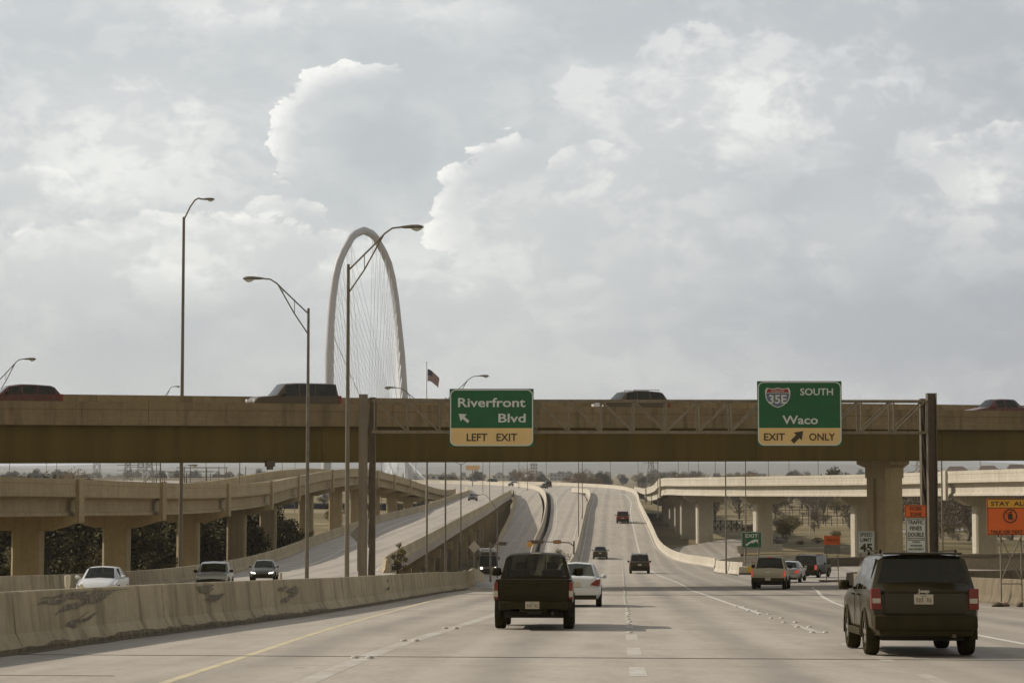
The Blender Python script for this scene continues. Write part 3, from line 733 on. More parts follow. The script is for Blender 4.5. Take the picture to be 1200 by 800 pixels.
# ------------------------------------------------------------------ lettering helpers
dg = bpy.context.evaluated_depsgraph_get
def text_mb(mb, body, cx, cz, w_, h_, y, bold=.0, ext=.004, align='C'):
    """text as real mesh in the x,z plane facing -y, fitted to the box w_ x h_ (h_ = cap height)"""
    c = bpy.data.curves.new('t', 'FONT'); c.body = body; c.size = 1; c.extrude = ext; c.offset = bold; c.resolution_u = 3
    o = bpy.data.objects.new('t', c); COL.objects.link(o)
    bpy.context.view_layer.update(); d = dg(); me = bpy.data.meshes.new_from_object(o.evaluated_get(d))
    vs = [v.co.copy() for v in me.vertices]
    x0 = min(v.x for v in vs); x1 = max(v.x for v in vs)
    cap = .73
    sx = w_/(x1-x0); sz = h_/cap; n = len(mb.v)
    mb.v += [(cx+(v.x-(x0+x1)/2)*sx, y-v.z, cz+(v.y-cap/2)*sz) for v in vs]
    for p in me.polygons: mb.f.append(tuple(n+i for i in p.vertices)); mb.m.append(mb.mi)
    bpy.data.objects.remove(o); bpy.data.curves.remove(c); bpy.data.meshes.remove(me)
def rrect(cx, cz, w_, h_, r, n=5):
    pts = []
    for sx, sz, a0 in ((1, 1, 0), (-1, 1, 90), (-1, -1, 180), (1, -1, 270)):
        for k in range(n+1):
            a = R(a0+90*k/n); pts.append((cx+sx*(w_/2-r)+r*math.cos(a), cz+sz*(h_/2-r)+r*math.sin(a)))
    return pts
def ring(mb, cx, cz, w_, h_, r, t_, y0, y1):
    a = rrect(cx, cz, w_, h_, r); b_ = rrect(cx, cz, w_-2*t_, h_-2*t_, max(.01, r-t_)); n = len(a)
    for i in range(n):
        j = (i+1) % n
        mb.quad((a[i][0], y0, a[i][1]), (a[j][0], y0, a[j][1]), (b_[j][0], y0, b_[j][1]), (b_[i][0], y0, b_[i][1]))
def arrow(mb, cx, cz, size, ang, y0, y1, shaft=.16):
    s = size; P_ = [(-.5,-shaft/2),(.0,-shaft/2),(.0,-.36),(.5,0),(.0,.36),(.0,shaft/2),(-.5,shaft/2)]
    ca, sa = math.cos(ang), math.sin(ang)
    mb.prism([(cx+(x*ca-z*sa)*s, cz+(x*sa+z*ca)*s) for x, z in P_], y0, y1)
def board(mb, pts, y0, y1): mb.prism(pts, y0, y1)

def big_sign(name, label, x0p, x1p, y0p, y1p, ysplit, d, texts):
    xa, xb = px2x(x0p, d), px2x(x1p, d); zt, zb, zs = py2z(y0p, d), py2z(y1p, d), py2z(ysplit, d)
    cx, cz, w_, h_ = (xa+xb)/2, (zt+zb)/2, xb-xa, zt-zb
    T = thing(name, (cx, d, zb), label, 'road sign', 'green signs hanging on the gantry')
    mb = MB(); board(mb, [(xa, zb), (xb, zb), (xb, zt), (xa, zt)], d, d+.05); mb.build('panel', M['green'], T, world=True)
    mb = MB(); rr_ = rrect(cx, cz, w_-.08, h_-.08, .28)
    # lower yellow plate with its rounded lower corners
    low = [p for p in rr_ if p[1] < zs]; low = sorted(low, key=lambda p: math.atan2(p[1]-cz, p[0]-cx))
    low = [p for p in rrect(cx, cz, w_-.10, h_-.10, .27) if p[1] <= zs]
    left_ = [p for p in low if p[0] < cx]; right_ = [p for p in low if p[0] >= cx]
    pts = [(xa+.05, zs)]+sorted(left_, key=lambda p: -p[1])+sorted(right_, key=lambda p: p[1])+[(xb-.05, zs)]
    board(mb, pts, d-.008, d+.001); mb.build('yellow_plate', M['sign_y'], T, world=True)
    mb = MB(); ring(mb, cx, cz, w_-.05, h_-.05, .30, .055, d-.012, 0); mb.build('border', M['sign_w'], T, world=True, fix=False)
    mb = MB(); mk_ = MB()
    for (kind, body, px_, py_, wp, hp, col) in texts:
        X_, Z_ = px2x(px_, d), py2z(py_, d); ww, hh = wp/F*d, hp/F*d
        tgt = mb if col == 'w' else mk_
        if kind == 't': text_mb(tgt, body, X_, Z_, ww, hh, d-.016, .018)
        else: arrow(tgt, X_, Z_, ww, body, d-.018, d-.010, .22 if col == 'w' else .30)
    mb.build('lettering', M['sign_w'], T, world=True, fix=False); mk_.build('lettering', M['sign_k'], T, world=True, fix=False)
    mb = MB()
    for fx in (.2, .5, .8): mb.box((xa+w_*fx, d+.35, 2.6), (.08, .6, 2.0)); mb.box((xa+w_*fx, d+.09, cz), (.09, .08, h_*.96))
    mb.build('bracket', M['steel_dark'], T, world=True)
    return T, cx, cz
big_sign('highway_sign', 'green and yellow overhead sign reading Riverfront Blvd, LEFT EXIT, on the left of the gantry', 527, 625.3, 455.5, 523, 501.5, 99.3,
    [('t', 'Riverfront', 576.3, 471.2, 79, 10.8, 'w'), ('t', 'Blvd', 600, 489.4, 32, 10.4, 'w'), ('a', R(140), 543.5, 489.5, 15, 0, 'w'), ('t', 'LEFT   EXIT', 576.5, 512, 59, 9.0, 'k')])
T, cx, cz = big_sign('highway_sign', 'green and yellow overhead sign reading South Waco, EXIT ONLY, on the right of the gantry', 886.5, 985.3, 446.5, 522.5, 501.3, 99.3,
    [('t', 'SOUTH', 956, 458.8, 38.5, 8.2, 'w'), ('t', 'Waco', 936.5, 491.5, 41.5, 10.2, 'w'), ('t', 'EXIT', 906.3, 511.5, 24.5, 8.6, 'k'), ('t', 'ONLY', 962, 511.5, 30.5, 8.6, 'k'), ('a', R(45), 933.5, 511.3, 18, 0, 'k')])
def shield(cx, cz, w_, h_):
    pts = []
    for k in range(9): x = -1+2*k/8; pts.append((x*.86, 1-.12*math.cos(x*math.pi*1.0)*0-.10*abs(math.sin(x*math.pi))))
    right = [(1.0, .72), (1.0, .3), (.93, -.12), (.72, -.52), (.38, -.82), (0, -1)]
    left = [(-p[0], p[1]) for p in right[:-1]][::-1]
    pts = pts+right+left
    return [(cx+p[0]*w_/2, cz+p[1]*h_/2) for p in pts]
sx_, sz_ = px2x(910.5, 99.3), py2z(466, 99.3)
mb = MB(); board(mb, shield(sx_, sz_, 1.22, .98), 99.284, 99.296); o = mb.build('route_shield', M['sign_w'], T, world=True)
def sub(par, mb, name, m, origin):
    o = mb.build(name, m, par, fix=False)
    o.data.transform(Matrix.Translation((-origin[0], -origin[1], -origin[2]))); return o
gl = tuple(T.location)
mb = MB(); board(mb, [(sx_+.555, sz_+.225)]+[p for p in shield(sx_, sz_, 1.12, .89) if p[1] < sz_+.20]+[(sx_-.555, sz_+.225)], 99.278, 99.283)
sub(o, mb, 'shield_field', M['sign_blue'], gl)
mb = MB(); board(mb, [p for p in shield(sx_, sz_, 1.12, .89) if p[1] > sz_+.26 and abs(p[0]-sx_) < .5]+[(sx_+.55, sz_+.25), (sx_-.55, sz_+.25)], 99.278, 99.283); sub(o, mb, 'shield_band', M['sign_red'], gl)
mb = MB(); text_mb(mb, '35E', sx_, sz_-.06, .86, .42, 99.272, .02); text_mb(mb, 'INTERSTATE', sx_, sz_+.325, .62, .075, 99.272, .01)
sub(o, mb, 'lettering', M['sign_w'], gl)

# ------------------------------------------------------------------ small ground signs
def post_sign(name, label, cx, y, zc, w_, h_, panels, legs, zb, group=None, legmat='steel', tube=.03, cat='road sign', leg_x=None, brace=False):
    T = thing(name, (cx, y, zb), label, cat, group)
    mb = MB()
    lx = leg_x if leg_x else ([0] if legs == 1 else [-w_*.32, w_*.32])
    for l in lx: mb.tube([(cx+l, y+.03, zb), (cx+l, y+.03, zc+h_*.48)], tube, 6)
    if brace:
        mb.bar((cx+lx[0], y+.03, zc-h_*.55), (cx+lx[1], y+.03, zb+.9), .035); mb.bar((cx+lx[1], y+.03, zc-h_*.55), (cx+lx[0], y+.03, zb+.9), .035)
        mb.bar((cx+lx[0], y+.03, zb+.8), (cx+lx[1], y+.03, zb+.8), .035)
    mb.build('post', M[legmat], T, world=True)
    for (n_, shape, m_, yo, lab) in panels:
        mb = MB(); shape(mb, cx, zc, y-yo); o = mb.build(n_, M[m_], T, world=True, fix=False)
        if lab: o['label'] = lab
    return T
def rect(w_, h_, dz=0, dx=0, t_=.02): return lambda mb, cx, cz, y: mb.box((cx+dx, y, cz+dz), (w_, t_, h_))
def txt(items): 
    def f(mb, cx, cz, y):
        for b_, dx, dz, w_, h_, bo in items: text_mb(mb, b_, cx+dx, cz+dz, w_, h_, y, bo)
    return f
# speed limit
d = 135; s = F/d; zc = py2z(634.5, d)
def bord(w_, h_, t_, r_=.04): return lambda mb, cx, cz, y: ring(mb, cx, cz, w_, h_, r_, t_, y, 0)
post_sign('speed_limit_sign', 'white speed limit 45 sign between the orange sign and the overpass pier', px2x(1012, d), d, zc, 20.5/s, 26/s,
    [('panel', rect(20.5/s, 26/s), 'sign_w', 0, None), ('border', bord(19.6/s, 25/s, .03), 'sign_k', .014, None),
     ('lettering', txt([('SPEED', 0, 9/s, 15/s, 4.2/s, .02), ('LIMIT', 0, 3/s, 13.5/s, 4.2/s, .02), ('45', 0, -6/s, 14.5/s, 9.2/s, .04)]), 'sign_k', .018, None)], 2, zE(d)-.4, leg_x=[-.36, .36], tube=.04)
# work zone stack
d = 98; s = F/d; zc = py2z(620, d)
post_sign('work_zone_sign', 'orange WORK ZONE sign above white TRAFFIC FINES DOUBLE sign behind the gantry column', px2x(1070, d), d, zc, 24/s, 58/s,
    [('panel', rect(25/s, 14.5/s, 21.5/s), 'sign_o', 0, 'orange top plate'), ('panel', rect(24/s, 24/s, 1.5/s), 'sign_w', 0, 'white middle plate'), ('panel', rect(24/s, 16/s, -19/s), 'sign_w', 0, 'white lower plate'),
     ('border', lambda mb, cx, cz, y: (ring(mb, cx, cz+1.5/s, 23/s, 23/s, .04, .03, y, 0), ring(mb, cx, cz-19/s, 23/s, 15/s, .04, .03, y, 0), ring(mb, cx, cz+21.5/s, 24/s, 13.5/s, .04, .025, y, 0)), 'sign_k', .014, None),
     ('lettering', txt([('WORK', 0, 24.8/s, 15/s, 4.4/s, .02), ('ZONE', 0, 18.2/s, 13.5/s, 4.4/s, .02), ('TRAFFIC', 0, 9/s, 19/s, 5/s, .02), ('FINES', 0, 2/s, 14/s, 5/s, .02), ('DOUBLE', 0, -5.3/s, 18.5/s, 5/s, .02),
           ('WHEN', 0, -14/s, 9/s, 2.4/s, .01), ('WORKERS', 0, -18.2/s, 14/s, 2.4/s, .01), ('ARE PRESENT', 0, -22.4/s, 18/s, 2.4/s, .01)]), 'sign_k', .018, None)], 2, zM(d)-.4, leg_x=[-.3, .3], tube=.04)
# stay alert
d = 71; s = F/d; zc = py2z(605, d); cxp = px2x(1184.5, d)
def nophone(mb, cx, cz, y):
    r1, r0 = .245, .205; n = 28
    for i in range(n):
        a, b_ = 2*math.pi*i/n, 2*math.pi*(i+1)/n
        mb.quad((cx+r1*math.cos(a), y, cz+r1*math.sin(a)), (cx+r1*math.cos(b_), y, cz+r1*math.sin(b_)), (cx+r0*math.cos(b_), y, cz+r0*math.sin(b_)), (cx+r0*math.cos(a), y, cz+r0*math.sin(a)))
    mb.bar((cx-.15, y-.004, cz+.15), (cx+.15, y-.004, cz-.15), .035, .004)
    mb.box((cx, y+.001, cz-.02), (.15, .004, .20)); mb.bar((cx-.03, y+.003, cz+.13), (cx+.07, y+.003, cz+.13), .03, .04)
post_sign('message_sign', 'orange STAY ALERT sign on lattice legs at the right edge', cxp, d, zc, 63/s, 42/s,
    [('panel', rect(63/s, 42/s), 'sign_o', 0, None), ('header', rect(62/s, 9.5/s, 15.6/s), 'sign_am', .012, None), ('border', lambda mb, cx, cz, y: (ring(mb, cx, cz, 62.4/s, 41.4/s, .03, .022, y, 0), mb.box((cx, y, cz+10.6/s), (61/s, .003, .02))), 'sign_k', .024, None),
     ('lettering', txt([('STAY  ALERT', 0, 15.6/s, 54/s, 5.2/s, .02), ('TALK OR TEXT LATER', 0, -17.2/s, 56/s, 3.6/s, .02)]), 'sign_k', .026, None),
     ('symbol', lambda mb, cx, cz, y: nophone(mb, px2x(1180, 71), cz+1.0/s, y), 'sign_k', .022, 'crossed-out phone in a ring')],
    2, zM(71)-.02, legmat='steel_brown', leg_x=[px2x(1168.5, d)-cxp, px2x(1192.5, d)-cxp], tube=.028, brace=True)
for k, xx in enumerate((1165, 1173, 1192, 1199)):
    mb = MB(); rows = []
    for i in range(7):
        a = math.pi*i/6; rows.append([(-.22*math.cos(a), .13*math.sin(a)*math.cos(b_), .0+.085*(1+math.sin(b_))*math.sin(a)) for b_ in [2*math.pi*j/8 for j in range(8)]])
    mb.grid(rows, closed=True); o = mb.build('sandbag', mat('sandbag_cloth_%d' % k, [(.10, .075, .05), (.3, .2, .15), (.09, .07, .045), (.24, .12, .10)][k], rough=.9), smooth=60)
    o.location = (px2x(xx, 70.6), 70.7+.12*(k % 2), zM(70.7)); o.rotation_euler.z = .3*k
    tag(o, ['dark sandbag on the left foot of the message sign', 'pale sandbag beside the left foot of the message sign', 'dark sandbag at the right foot of the message sign', 'reddish sandbag right of the message sign foot'][k], 'sandbag', 'sandbags weighing down the message sign')
# small portable orange over white sign
d = 146; s = F/d; zc = py2z(637.5, d)
post_sign('portable_sign', 'small portable sign, orange over white, on a splayed stand left of the speed limit sign', px2x(972.5, d), d, zc, 19/s, 21/s,
    [('panel', rect(19/s, 10.5/s, 5.3/s), 'sign_o', 0, 'orange upper panel'), ('panel', rect(19/s, 10.3/s, -5.3/s), 'alu', 0, 'pale lower panel'),
     ('lettering', txt([('WORK ZONE', 0, 5.6/s, 13/s, 2.6/s, .0)]), 'sign_k', .014, None)], 2, zE(d)+.05, leg_x=[-.42, .42], tube=.03, brace=True)
mb = MB(); mb.bar((px2x(958, 146), 145.6, zE(146)+.06), (px2x(992, 146), 145.6, zE(146)+.06), .12, .1); mb.bar((px2x(958, 146), 146.6, zE(146)+.06), (px2x(992, 146), 146.6, zE(146)+.06), .12, .1)
mb.bar((px2x(960,146),145.6,zE(146)+.03),(px2x(960,146),146.6,zE(146)+.03),.1); mb.bar((px2x(990,146),145.6,zE(146)+.03),(px2x(990,146),146.6,zE(146)+.03),.1)
tag(mb.build('sign_skid', M['steel_dark']), 'low dark skid frame under the small orange portable sign', 'sign base')
# exit gore sign
d = 190; s = F/d; zc = py2z(631.8, d)
def exitarrow(mb, cx, cz, y):
    P_ = [(-.62,-.30),(-.46,-.42),(-.12,-.13),(.2,-.13),(.34,.02),(.5,-.02),(.56,-.2),(.66,-.14),(.6,.18),(.42,.24),(.16,.2),(-.05,.1)]
    mb.prism([(cx+a*1.0, cz-.16+b_*.9) for a, b_ in P_], y-.004, y+.004)
post_sign('exit_sign', 'small green EXIT sign with a bent arrow standing in the right gore', px2x(879, d), d, zc, 24/s, 19/s,
    [('panel', rect(24/s, 19.5/s), 'green', 0, None), ('border', bord(23.2/s, 18.6/s, .035), 'sign_w', .014, None),
     ('lettering', txt([('EXIT', 0, 5.0/s, 15/s, 4.2/s, .02)]), 'sign_w', .018, None), ('arrow', exitarrow, 'sign_w', .018, None)], 2, -9.9, legmat='steel_brown', tube=.07)
# crash cushion in the gore
T = thing('crash_cushion', (px2x(872, 183), 182.5, -9.35), 'grey crash cushion with a yellow and black marker plate at the gore nose', 'crash cushion')
mb = MB(); d = 182.5
mb.box((px2x(871, d), d, -8.95), (1.2, .9, .75)); mb.build('rail_box', M['conc_pale'], T, world=True, bevel=.03)
mb = MB(); mb.box((px2x(871, d), d-.46, -9.2), (1.25, .03, .2)); mb.build('base', M['steel_dark'], T, world=True)
mb = MB(); mb.box((px2x(876.5, d), d-.5, -8.8), (.55, .03, .55)); o = mb.build('marker_plate', mat('marker_yellow', (.75, .48, .05), rough=.5), T, world=True)
mb = MB(); 
for k in range(3): mb.bar((px2x(876.5, d)-.2+k*.2, d-.52, -9.0), (px2x(876.5, d)-.05+k*.2, d-.52, -8.6), .06, .006)
mb.build('stripes', M['sign_k'], T, world=True)
# diamond signs
def diamond(px_, py_, size, d, zb, label, m_, back=True):
    T = thing('diamond_sign', (px2x(px_, d), d, zb), label, 'road sign'); cx, cz = px2x(px_, d), py2z(py_, d)
    mb = MB(); mb.tube([(cx, d+.04, zb), (cx, d+.04, cz)], .05, 6); mb.build('post', M['steel'], T, world=True)
    mb = MB(); r_ = size/2; mb.prism([(cx-r_, cz), (cx, cz-r_), (cx+r_, cz), (cx, cz+r_)], d-.01, d+.015); mb.build('panel', M[m_], T, world=True, bevel=.005)
diamond(556, 640, 1.32, 222, -13.8, 'grey back of a diamond sign beside the shaded exit ramp', 'sign_grey')
diamond(420.5, 625.5, 1.35, 168, zR1(168)-.2, 'grey back of a diamond sign behind the left gantry column', 'alu')
# far orange overhead board
d = 640; T = thing('message_board', (px2x(554, d), d, -5.2), 'pale orange board on a post far off on the elevated deck', 'sign board')
mb = MB(); mb.box((px2x(554.3, d), d, py2z(547.8, d)), (4.3, .15, 1.45)); mb.build('panel', mat('faded_orange', (.70, .47, .25), rough=.6), T, world=True)
mb = MB(); mb.tube([(px2x(554, d), d+.2, -5.3), (px2x(554, d), d+.2, .4)], .14, 6); mb.build('post', M['steel'], T, world=True)
# delineator posts by the left barrier
for (px_, py0, py1, d, lab) in ((83.5, 673, 692, 72, 'white waisted channelling post standing behind the left barrier'), (99.5, 683, 694, 74, 'short white post stub behind the left barrier'), (331.5, 670, 684, 108, 'short pale post beside the third oncoming car'), (429.5, 672, 682, 112, 'pale post behind the barrier at the foot of the gantry column'), (464.5, 670, 680, 124, 'small pale post on the ramp gore by the bush')):
    zt_ = py2z(py0, d); mb = MB(); x_ = px2x(px_, d); zb_ = zR1(d)
    mb.tube([(x_, d, zb_), (x_, d, zb_+.05), (x_, d, zb_+.08), (x_, d, zt_-.45), (x_, d, zt_-.35), (x_, d, zt_)], [.2, .2, .06, .06, .10 if px_ < 90 else .06, .11 if px_ < 90 else .06], 10)
    tag(mb.build('channelling_post', mat('post_white_%d' % int(px_), (.6, .55, .42), rough=.6), smooth=40), lab, 'bollard')

# ------------------------------------------------------------------ street lamps
def lamp(x, y, zb, zt, arms, label, r=.10, m_='steel', group='street lamps along the highway', lensm='lens'):
    T = thing('street_lamp', (x, y, zb), label, 'street lamp', group)
    mb = MB(); mb.tube([(x, y, zb-.1), (x, y, zb+.35), (x, y, zb+.36), (x, y, zt)], [r*1.7, r*1.7, r, r*.62], 8); mb.build('pole', M[m_], T, world=True, smooth=40)
    for (dx, dz, kind) in arms:
        mb = MB(); sgn = 1 if dx > 0 else -1; L_ = abs(dx)
        up = [(0,-.25), (.45*L_, .48*dz), (.68*L_, .83*dz), (.82*L_, .97*dz), (L_, dz)] if kind != 'low' else [(0,-.2), (.35*L_, .55*dz), (.6*L_, .9*dz), (.8*L_, dz), (L_, dz*.95)]
        mb.tube([(x+sgn*a, y, zt+b_) for a, b_ in up], r*.38, 6)
        if kind == 'truss':
            mb.tube([(x+sgn*.02, y, zt-1.15), (x+sgn*.30*L_, y, zt-.55+.14*dz+.12), (x+sgn*.66*L_, y, zt+.80*dz)], r*.34, 6)
            mb.bar((x+sgn*.30*L_, y, zt-.42+.14*dz), (x+sgn*.30*L_, y, zt+.30*dz), .03); mb.bar((x+sgn*.55*L_, y, zt+.55*dz), (x+sgn*.55*L_, y, zt+.62*dz), .03)
        mb.build('arm', M[m_], T, world=True)
        hx = x+sgn*L_; hz = zt+up[-1][1]
        mb = MB(); rows = []
        for t_, hw, up_, dn in ((-.05, .04, .04, .04), (.15, .07, .07, .06), (.4, .13, .10, .06), (.65, .17, .10, .07), (.82, .12, .06, .05), (.88, .03, .01, .01)):
            rows.append([(hx+sgn*t_, y+hw*math.cos(a), hz+(up_ if math.sin(a) > 0 else dn)*math.sin(a)) for a in [2*math.pi*k/10 for k in range(10)]])
        mb.grid(rows, closed=True); mb.poly(rows[0]); mb.poly(rows[-1]); hd = mb.build('lamp_head', M['steel'], T, world=True, smooth=60)
        mb = MB(); rows = []
        for t_ in (.38, .48, .62, .74, .8):
            q = math.sin(math.pi*(t_-.34)/.5); rows.append([(hx+sgn*t_-x, .11*q*math.cos(a), hz-zb-.05-.13*q*abs(math.sin(a))) for a in [math.pi*k/6 for k in range(7)]])
        mb.grid(rows); mb.build('lens', M[lensm], hd, smooth=60)
    return T
lamp(px2x(408, 82), 82, zM(82)-.3, py2z(309, 82), [(2.15, 1.5, 'truss')], 'tall street lamp left of the gantry, its arm reaching right across the white arch', .10, 'steel_brown')
lamp(px2x(361.5, 92), 92, zM(92)-.3, py2z(361, 92), [(-2.1, 1.35, 'truss')], 'street lamp with its arm reaching left, in front of the dark van on the overpass', .095)
lamp(px2x(206, 138), 141, -8.2, py2z(251, 140), [(1.25, 1.3, 'low')], 'very tall slim street lamp rising left of all others behind the overpass', .15, 'steel_brown')
lamp(px2x(-1, 150), 150, -8.5, py2z(443, 150), [(1.9, 1.4, 'truss')], 'street lamp at the left edge with its arm pointing right', .10)
lamp(px2x(190, 300), 300, -12, py2z(468, 300), [(1.9, 1.9, 'truss')], 'small distant street lamp just behind the very tall slim one', .12)
lamp(px2x(501, 165), 165, -12, py2z(476, 165), [(-2.6, 1.5, 'truss')], 'street lamp behind the overpass whose head peeps over its rail left of the flag', .09)
lamp(px2x(522.5, 178), 178, -13, py2z(466, 178), [(2.9, 1.9, 'truss')], 'street lamp whose arm shows over the Riverfront sign', .095)
lamp(px2x(540.5, 250), 250, -14, py2z(543, 250), [(1.9, .4, 'low'), (-1.9, .4, 'low')], 'twin armed street lamp beside the left lower ramp', .10)
lamp(px2x(583, 262), 262, -14.3, py2z(596, 262), [(-2.3, 1.9, 'low')], 'short street lamp with a left arm in front of the shaded ramp', .085)
lamp(px2x(212.5, 190), 190, -12, py2z(563, 190), [(.8, 1.5, 'low')], 'thin lamp pole standing between the left viaduct columns', .07)
for i, (px_, d, zb) in enumerate(((0.5,260,-11),(574,420,-10),(589.5,470,-8.5),(677.5,330,-11.5),(682,400,-9.5),(849,188,-9.8),(872.3,230,-10.6),(770,345,-8),(282.5,245,-12),(243,480,-12),(428.5,560,-12),(448,600,-12),(640,640,-5.3),(715,660,-5.3),(747,640,-5.3),(762.5,420,-7),(794,560,-12),(806,620,-12),(817.5,520,-12),(837,480,-12),(899,430,-11.4),(923,470,-11.4),(957,400,-11.4),(14,420,-12),(57,520,-12),(69,480,-12),(185.5,330,-12),(151.5,640,-12),(265,540,-12),(315,620,-12),(347,560,-12),(618,560,-5.6),(608,610,-5.4),(1101,165,-9),(1089,300,-11.4),(332,470,-12),(566,520,-9),(476,520,-12),(488,560,-12),(1146,420,-11.4))):
    sc_ = 12.2 if d < 700 else 13
    lamp(px2x(px_, d), d, zb, max(py2z(525, d), zb+ (11.3 if d > 150 else 7.4)), [(2.0 if i % 2 else -2.0, 1.0, 'low')], 'plain street lamp pole seen in the gap below the overpass', .085 if d > 120 else .06, 'steel' if i % 3 else 'steel_brown', 'lamp poles seen below the overpass')
lamp(px2x(947, 330), 330, -11.4, py2z(592, 330), [(-.9, .35, 'low')], 'white street lamp standing in the dry field right of the EXIT sign', .085, 'sign_grey')

# ------------------------------------------------------------------ viaducts
def viaduct(label, path, offs, bents, ground, m_, girders, depth=1.4, pierw=2.1, col_off=None, cheek=0, group=None):
    """path (x,y,ztop of parapet) runs away from the camera along the visible edge; offs=(o0,o1) deck side offsets"""
    P = smooth_path(path, 90); o0, o1 = offs
    def at(dd):
        for a, b_ in zip(P, P[1:]):
            if a[1] <= dd <= b_[1]:
                f = (dd-a[1])/(b_[1]-a[1]); p = Vector(a).lerp(Vector(b_), f); t_ = (Vector(b_)-Vector(a)); t_.z = 0; t_.normalize(); return p, t_
        return Vector(P[-1]), Vector((0,1,0))
    T = thing('viaduct', (P[0][0], P[0][1], ground(P[0][0], P[0][1])), label, 'viaduct', group)
    ph = 1.02
    mb = MB(); mb.sweep(P, [(o0+.02,-ph-.24),(o1-.02,-ph-.24),(o1-.02,-ph),(o0+.02,-ph)]); mb.build('deck', M[m_], T, world=True)
    for o_, sg in ((o0, 1), (o1, -1)):
        mb = MB(); mb.sweep(P, [(o_-sg*.03,-ph-.27),(o_-sg*.03,-ph+.04),(o_,-ph+.08),(o_,-.40),(o_-sg*.03,-.36),(o_-sg*.03,0),(o_+sg*.26,0),(o_+sg*.36,-ph+.01),(o_+sg*.015,-ph+.01),(o_+sg*.015,-ph-.27)][::sg])
        mb.build('parapet', M[m_], T, world=True)
    top = -ph-.245
    for k in range(girders):
        g = o0+.8+(o1-o0-1.6)*k/(girders-1)
        mb = MB(); mb.sweep(P, [(g-.33,top),(g-.33,top-.14),(g-.10,top-.26),(g-.10,top-depth+.34),(g-.30,top-depth+.2),(g-.30,top-depth),(g+.30,top-depth),(g+.30,top-depth+.2),(g+.10,top-depth+.34),(g+.10,top-.26),(g+.33,top-.14),(g+.33,top)][::-1])
        mb.build('girder', M[m_], T, world=True)
    cc = (o0+o1)/2 if col_off is None else col_off
    for bd, gz in bents:
        p, t_ = at(bd); rt = Vector((t_.y, -t_.x, 0)); ang = math.atan2(t_.y, t_.x)-math.pi/2
        cz = p.z+top-depth
        mb = MB(); c0 = p+rt*((o0+o1)/2)
        # inverted tee cap, tapered underneath
        W_ = (o1-o0)/2; n0 = len(mb.v)
        E_ = .05 if cheek > 0 else -1.3
        pr = [(-W_-E_,0),(W_+E_,0),(W_+E_,-.45),(W_*.45,-1.05),(-W_*.45,-1.05),(-W_-E_,-.45)]
        for s_ in (-.8, .8): mb.v += [tuple(c0+rt*a+t_*s_+Vector((0,0,cz-c0.z+b_-.005))) for a, b_ in pr]
        k = len(pr); mb.f += [tuple(n0+i for i in range(k)), tuple(n0+k+k-1-i for i in range(k))]; mb.m += [0, 0]
        for i in range(k): mb.f.append((n0+i, n0+k+i, n0+k+(i+1) % k, n0+(i+1) % k)); mb.m.append(0)
        if cheek and (cheek > 0 or bd in (228, 340, 190, 150, 440)):
            oo = o1+.10 if cheek > 0 else o0-.10
            q = p+rt*oo; mb.box((q.x, q.y, p.z+(cz-p.z-.45)/2+.04), (.32, 1.15, p.z-cz+.55), ang)
        cap = mb.build('bent_cap', M[m_], T, world=True)
        c = p+rt*cc; hw, hd, ch = pierw/2, .75, .2
        sec = [(-hw+ch,-hd),(hw-ch,-hd),(hw,-hd+ch),(hw,hd-ch),(hw-ch,hd),(-hw+ch,hd),(-hw,hd-ch),(-hw,-hd+ch)]
        mb = MB(); mb.grid([[tuple(Vector((c.x,c.y,z_))+rt*a+t_*b_) for a, b_ in sec] for z_ in (gz, cz-1.04)], closed=True)
        mb.build('column', M[m_], T, world=True)
    return T
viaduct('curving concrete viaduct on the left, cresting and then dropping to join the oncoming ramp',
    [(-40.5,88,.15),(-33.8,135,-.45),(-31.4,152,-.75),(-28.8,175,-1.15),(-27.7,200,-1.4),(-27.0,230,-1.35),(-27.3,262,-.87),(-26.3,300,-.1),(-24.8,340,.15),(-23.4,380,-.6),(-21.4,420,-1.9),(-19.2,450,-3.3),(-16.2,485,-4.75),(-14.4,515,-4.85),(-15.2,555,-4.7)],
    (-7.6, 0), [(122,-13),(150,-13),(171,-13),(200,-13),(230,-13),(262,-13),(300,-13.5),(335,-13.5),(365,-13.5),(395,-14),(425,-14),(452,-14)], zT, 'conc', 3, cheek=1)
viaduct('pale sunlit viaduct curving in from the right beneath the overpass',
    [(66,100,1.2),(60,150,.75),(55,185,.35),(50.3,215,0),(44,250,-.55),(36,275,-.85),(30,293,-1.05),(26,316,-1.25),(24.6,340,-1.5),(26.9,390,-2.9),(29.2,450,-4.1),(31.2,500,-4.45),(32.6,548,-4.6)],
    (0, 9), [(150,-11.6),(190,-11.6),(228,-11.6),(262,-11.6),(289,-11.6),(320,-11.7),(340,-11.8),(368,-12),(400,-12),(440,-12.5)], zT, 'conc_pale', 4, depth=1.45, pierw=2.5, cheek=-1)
# bents under the raised oncoming ramp
for bd in range(186, 520, 22):
    xl, xr = r1L(bd), r1R(bd); zt = zR1(bd)-1.5
    mb = MB(); mb.box(((xl+xr)/2, bd, zt-.55), (xr-xl-.2, 1.2, 1.09)); mb.build('bent_cap', M['conc'], ramp_b)
    for f in (.12, .5, .9):
        mb = MB(); x = xl+(xr-xl)*f; mb.box((x, bd, (zt-1.1+GL-.3)/2), (1.0, 1.0, zt-1.1-GL+.3)); mb.build('column', M['conc'], ramp_b, bevel=.08)

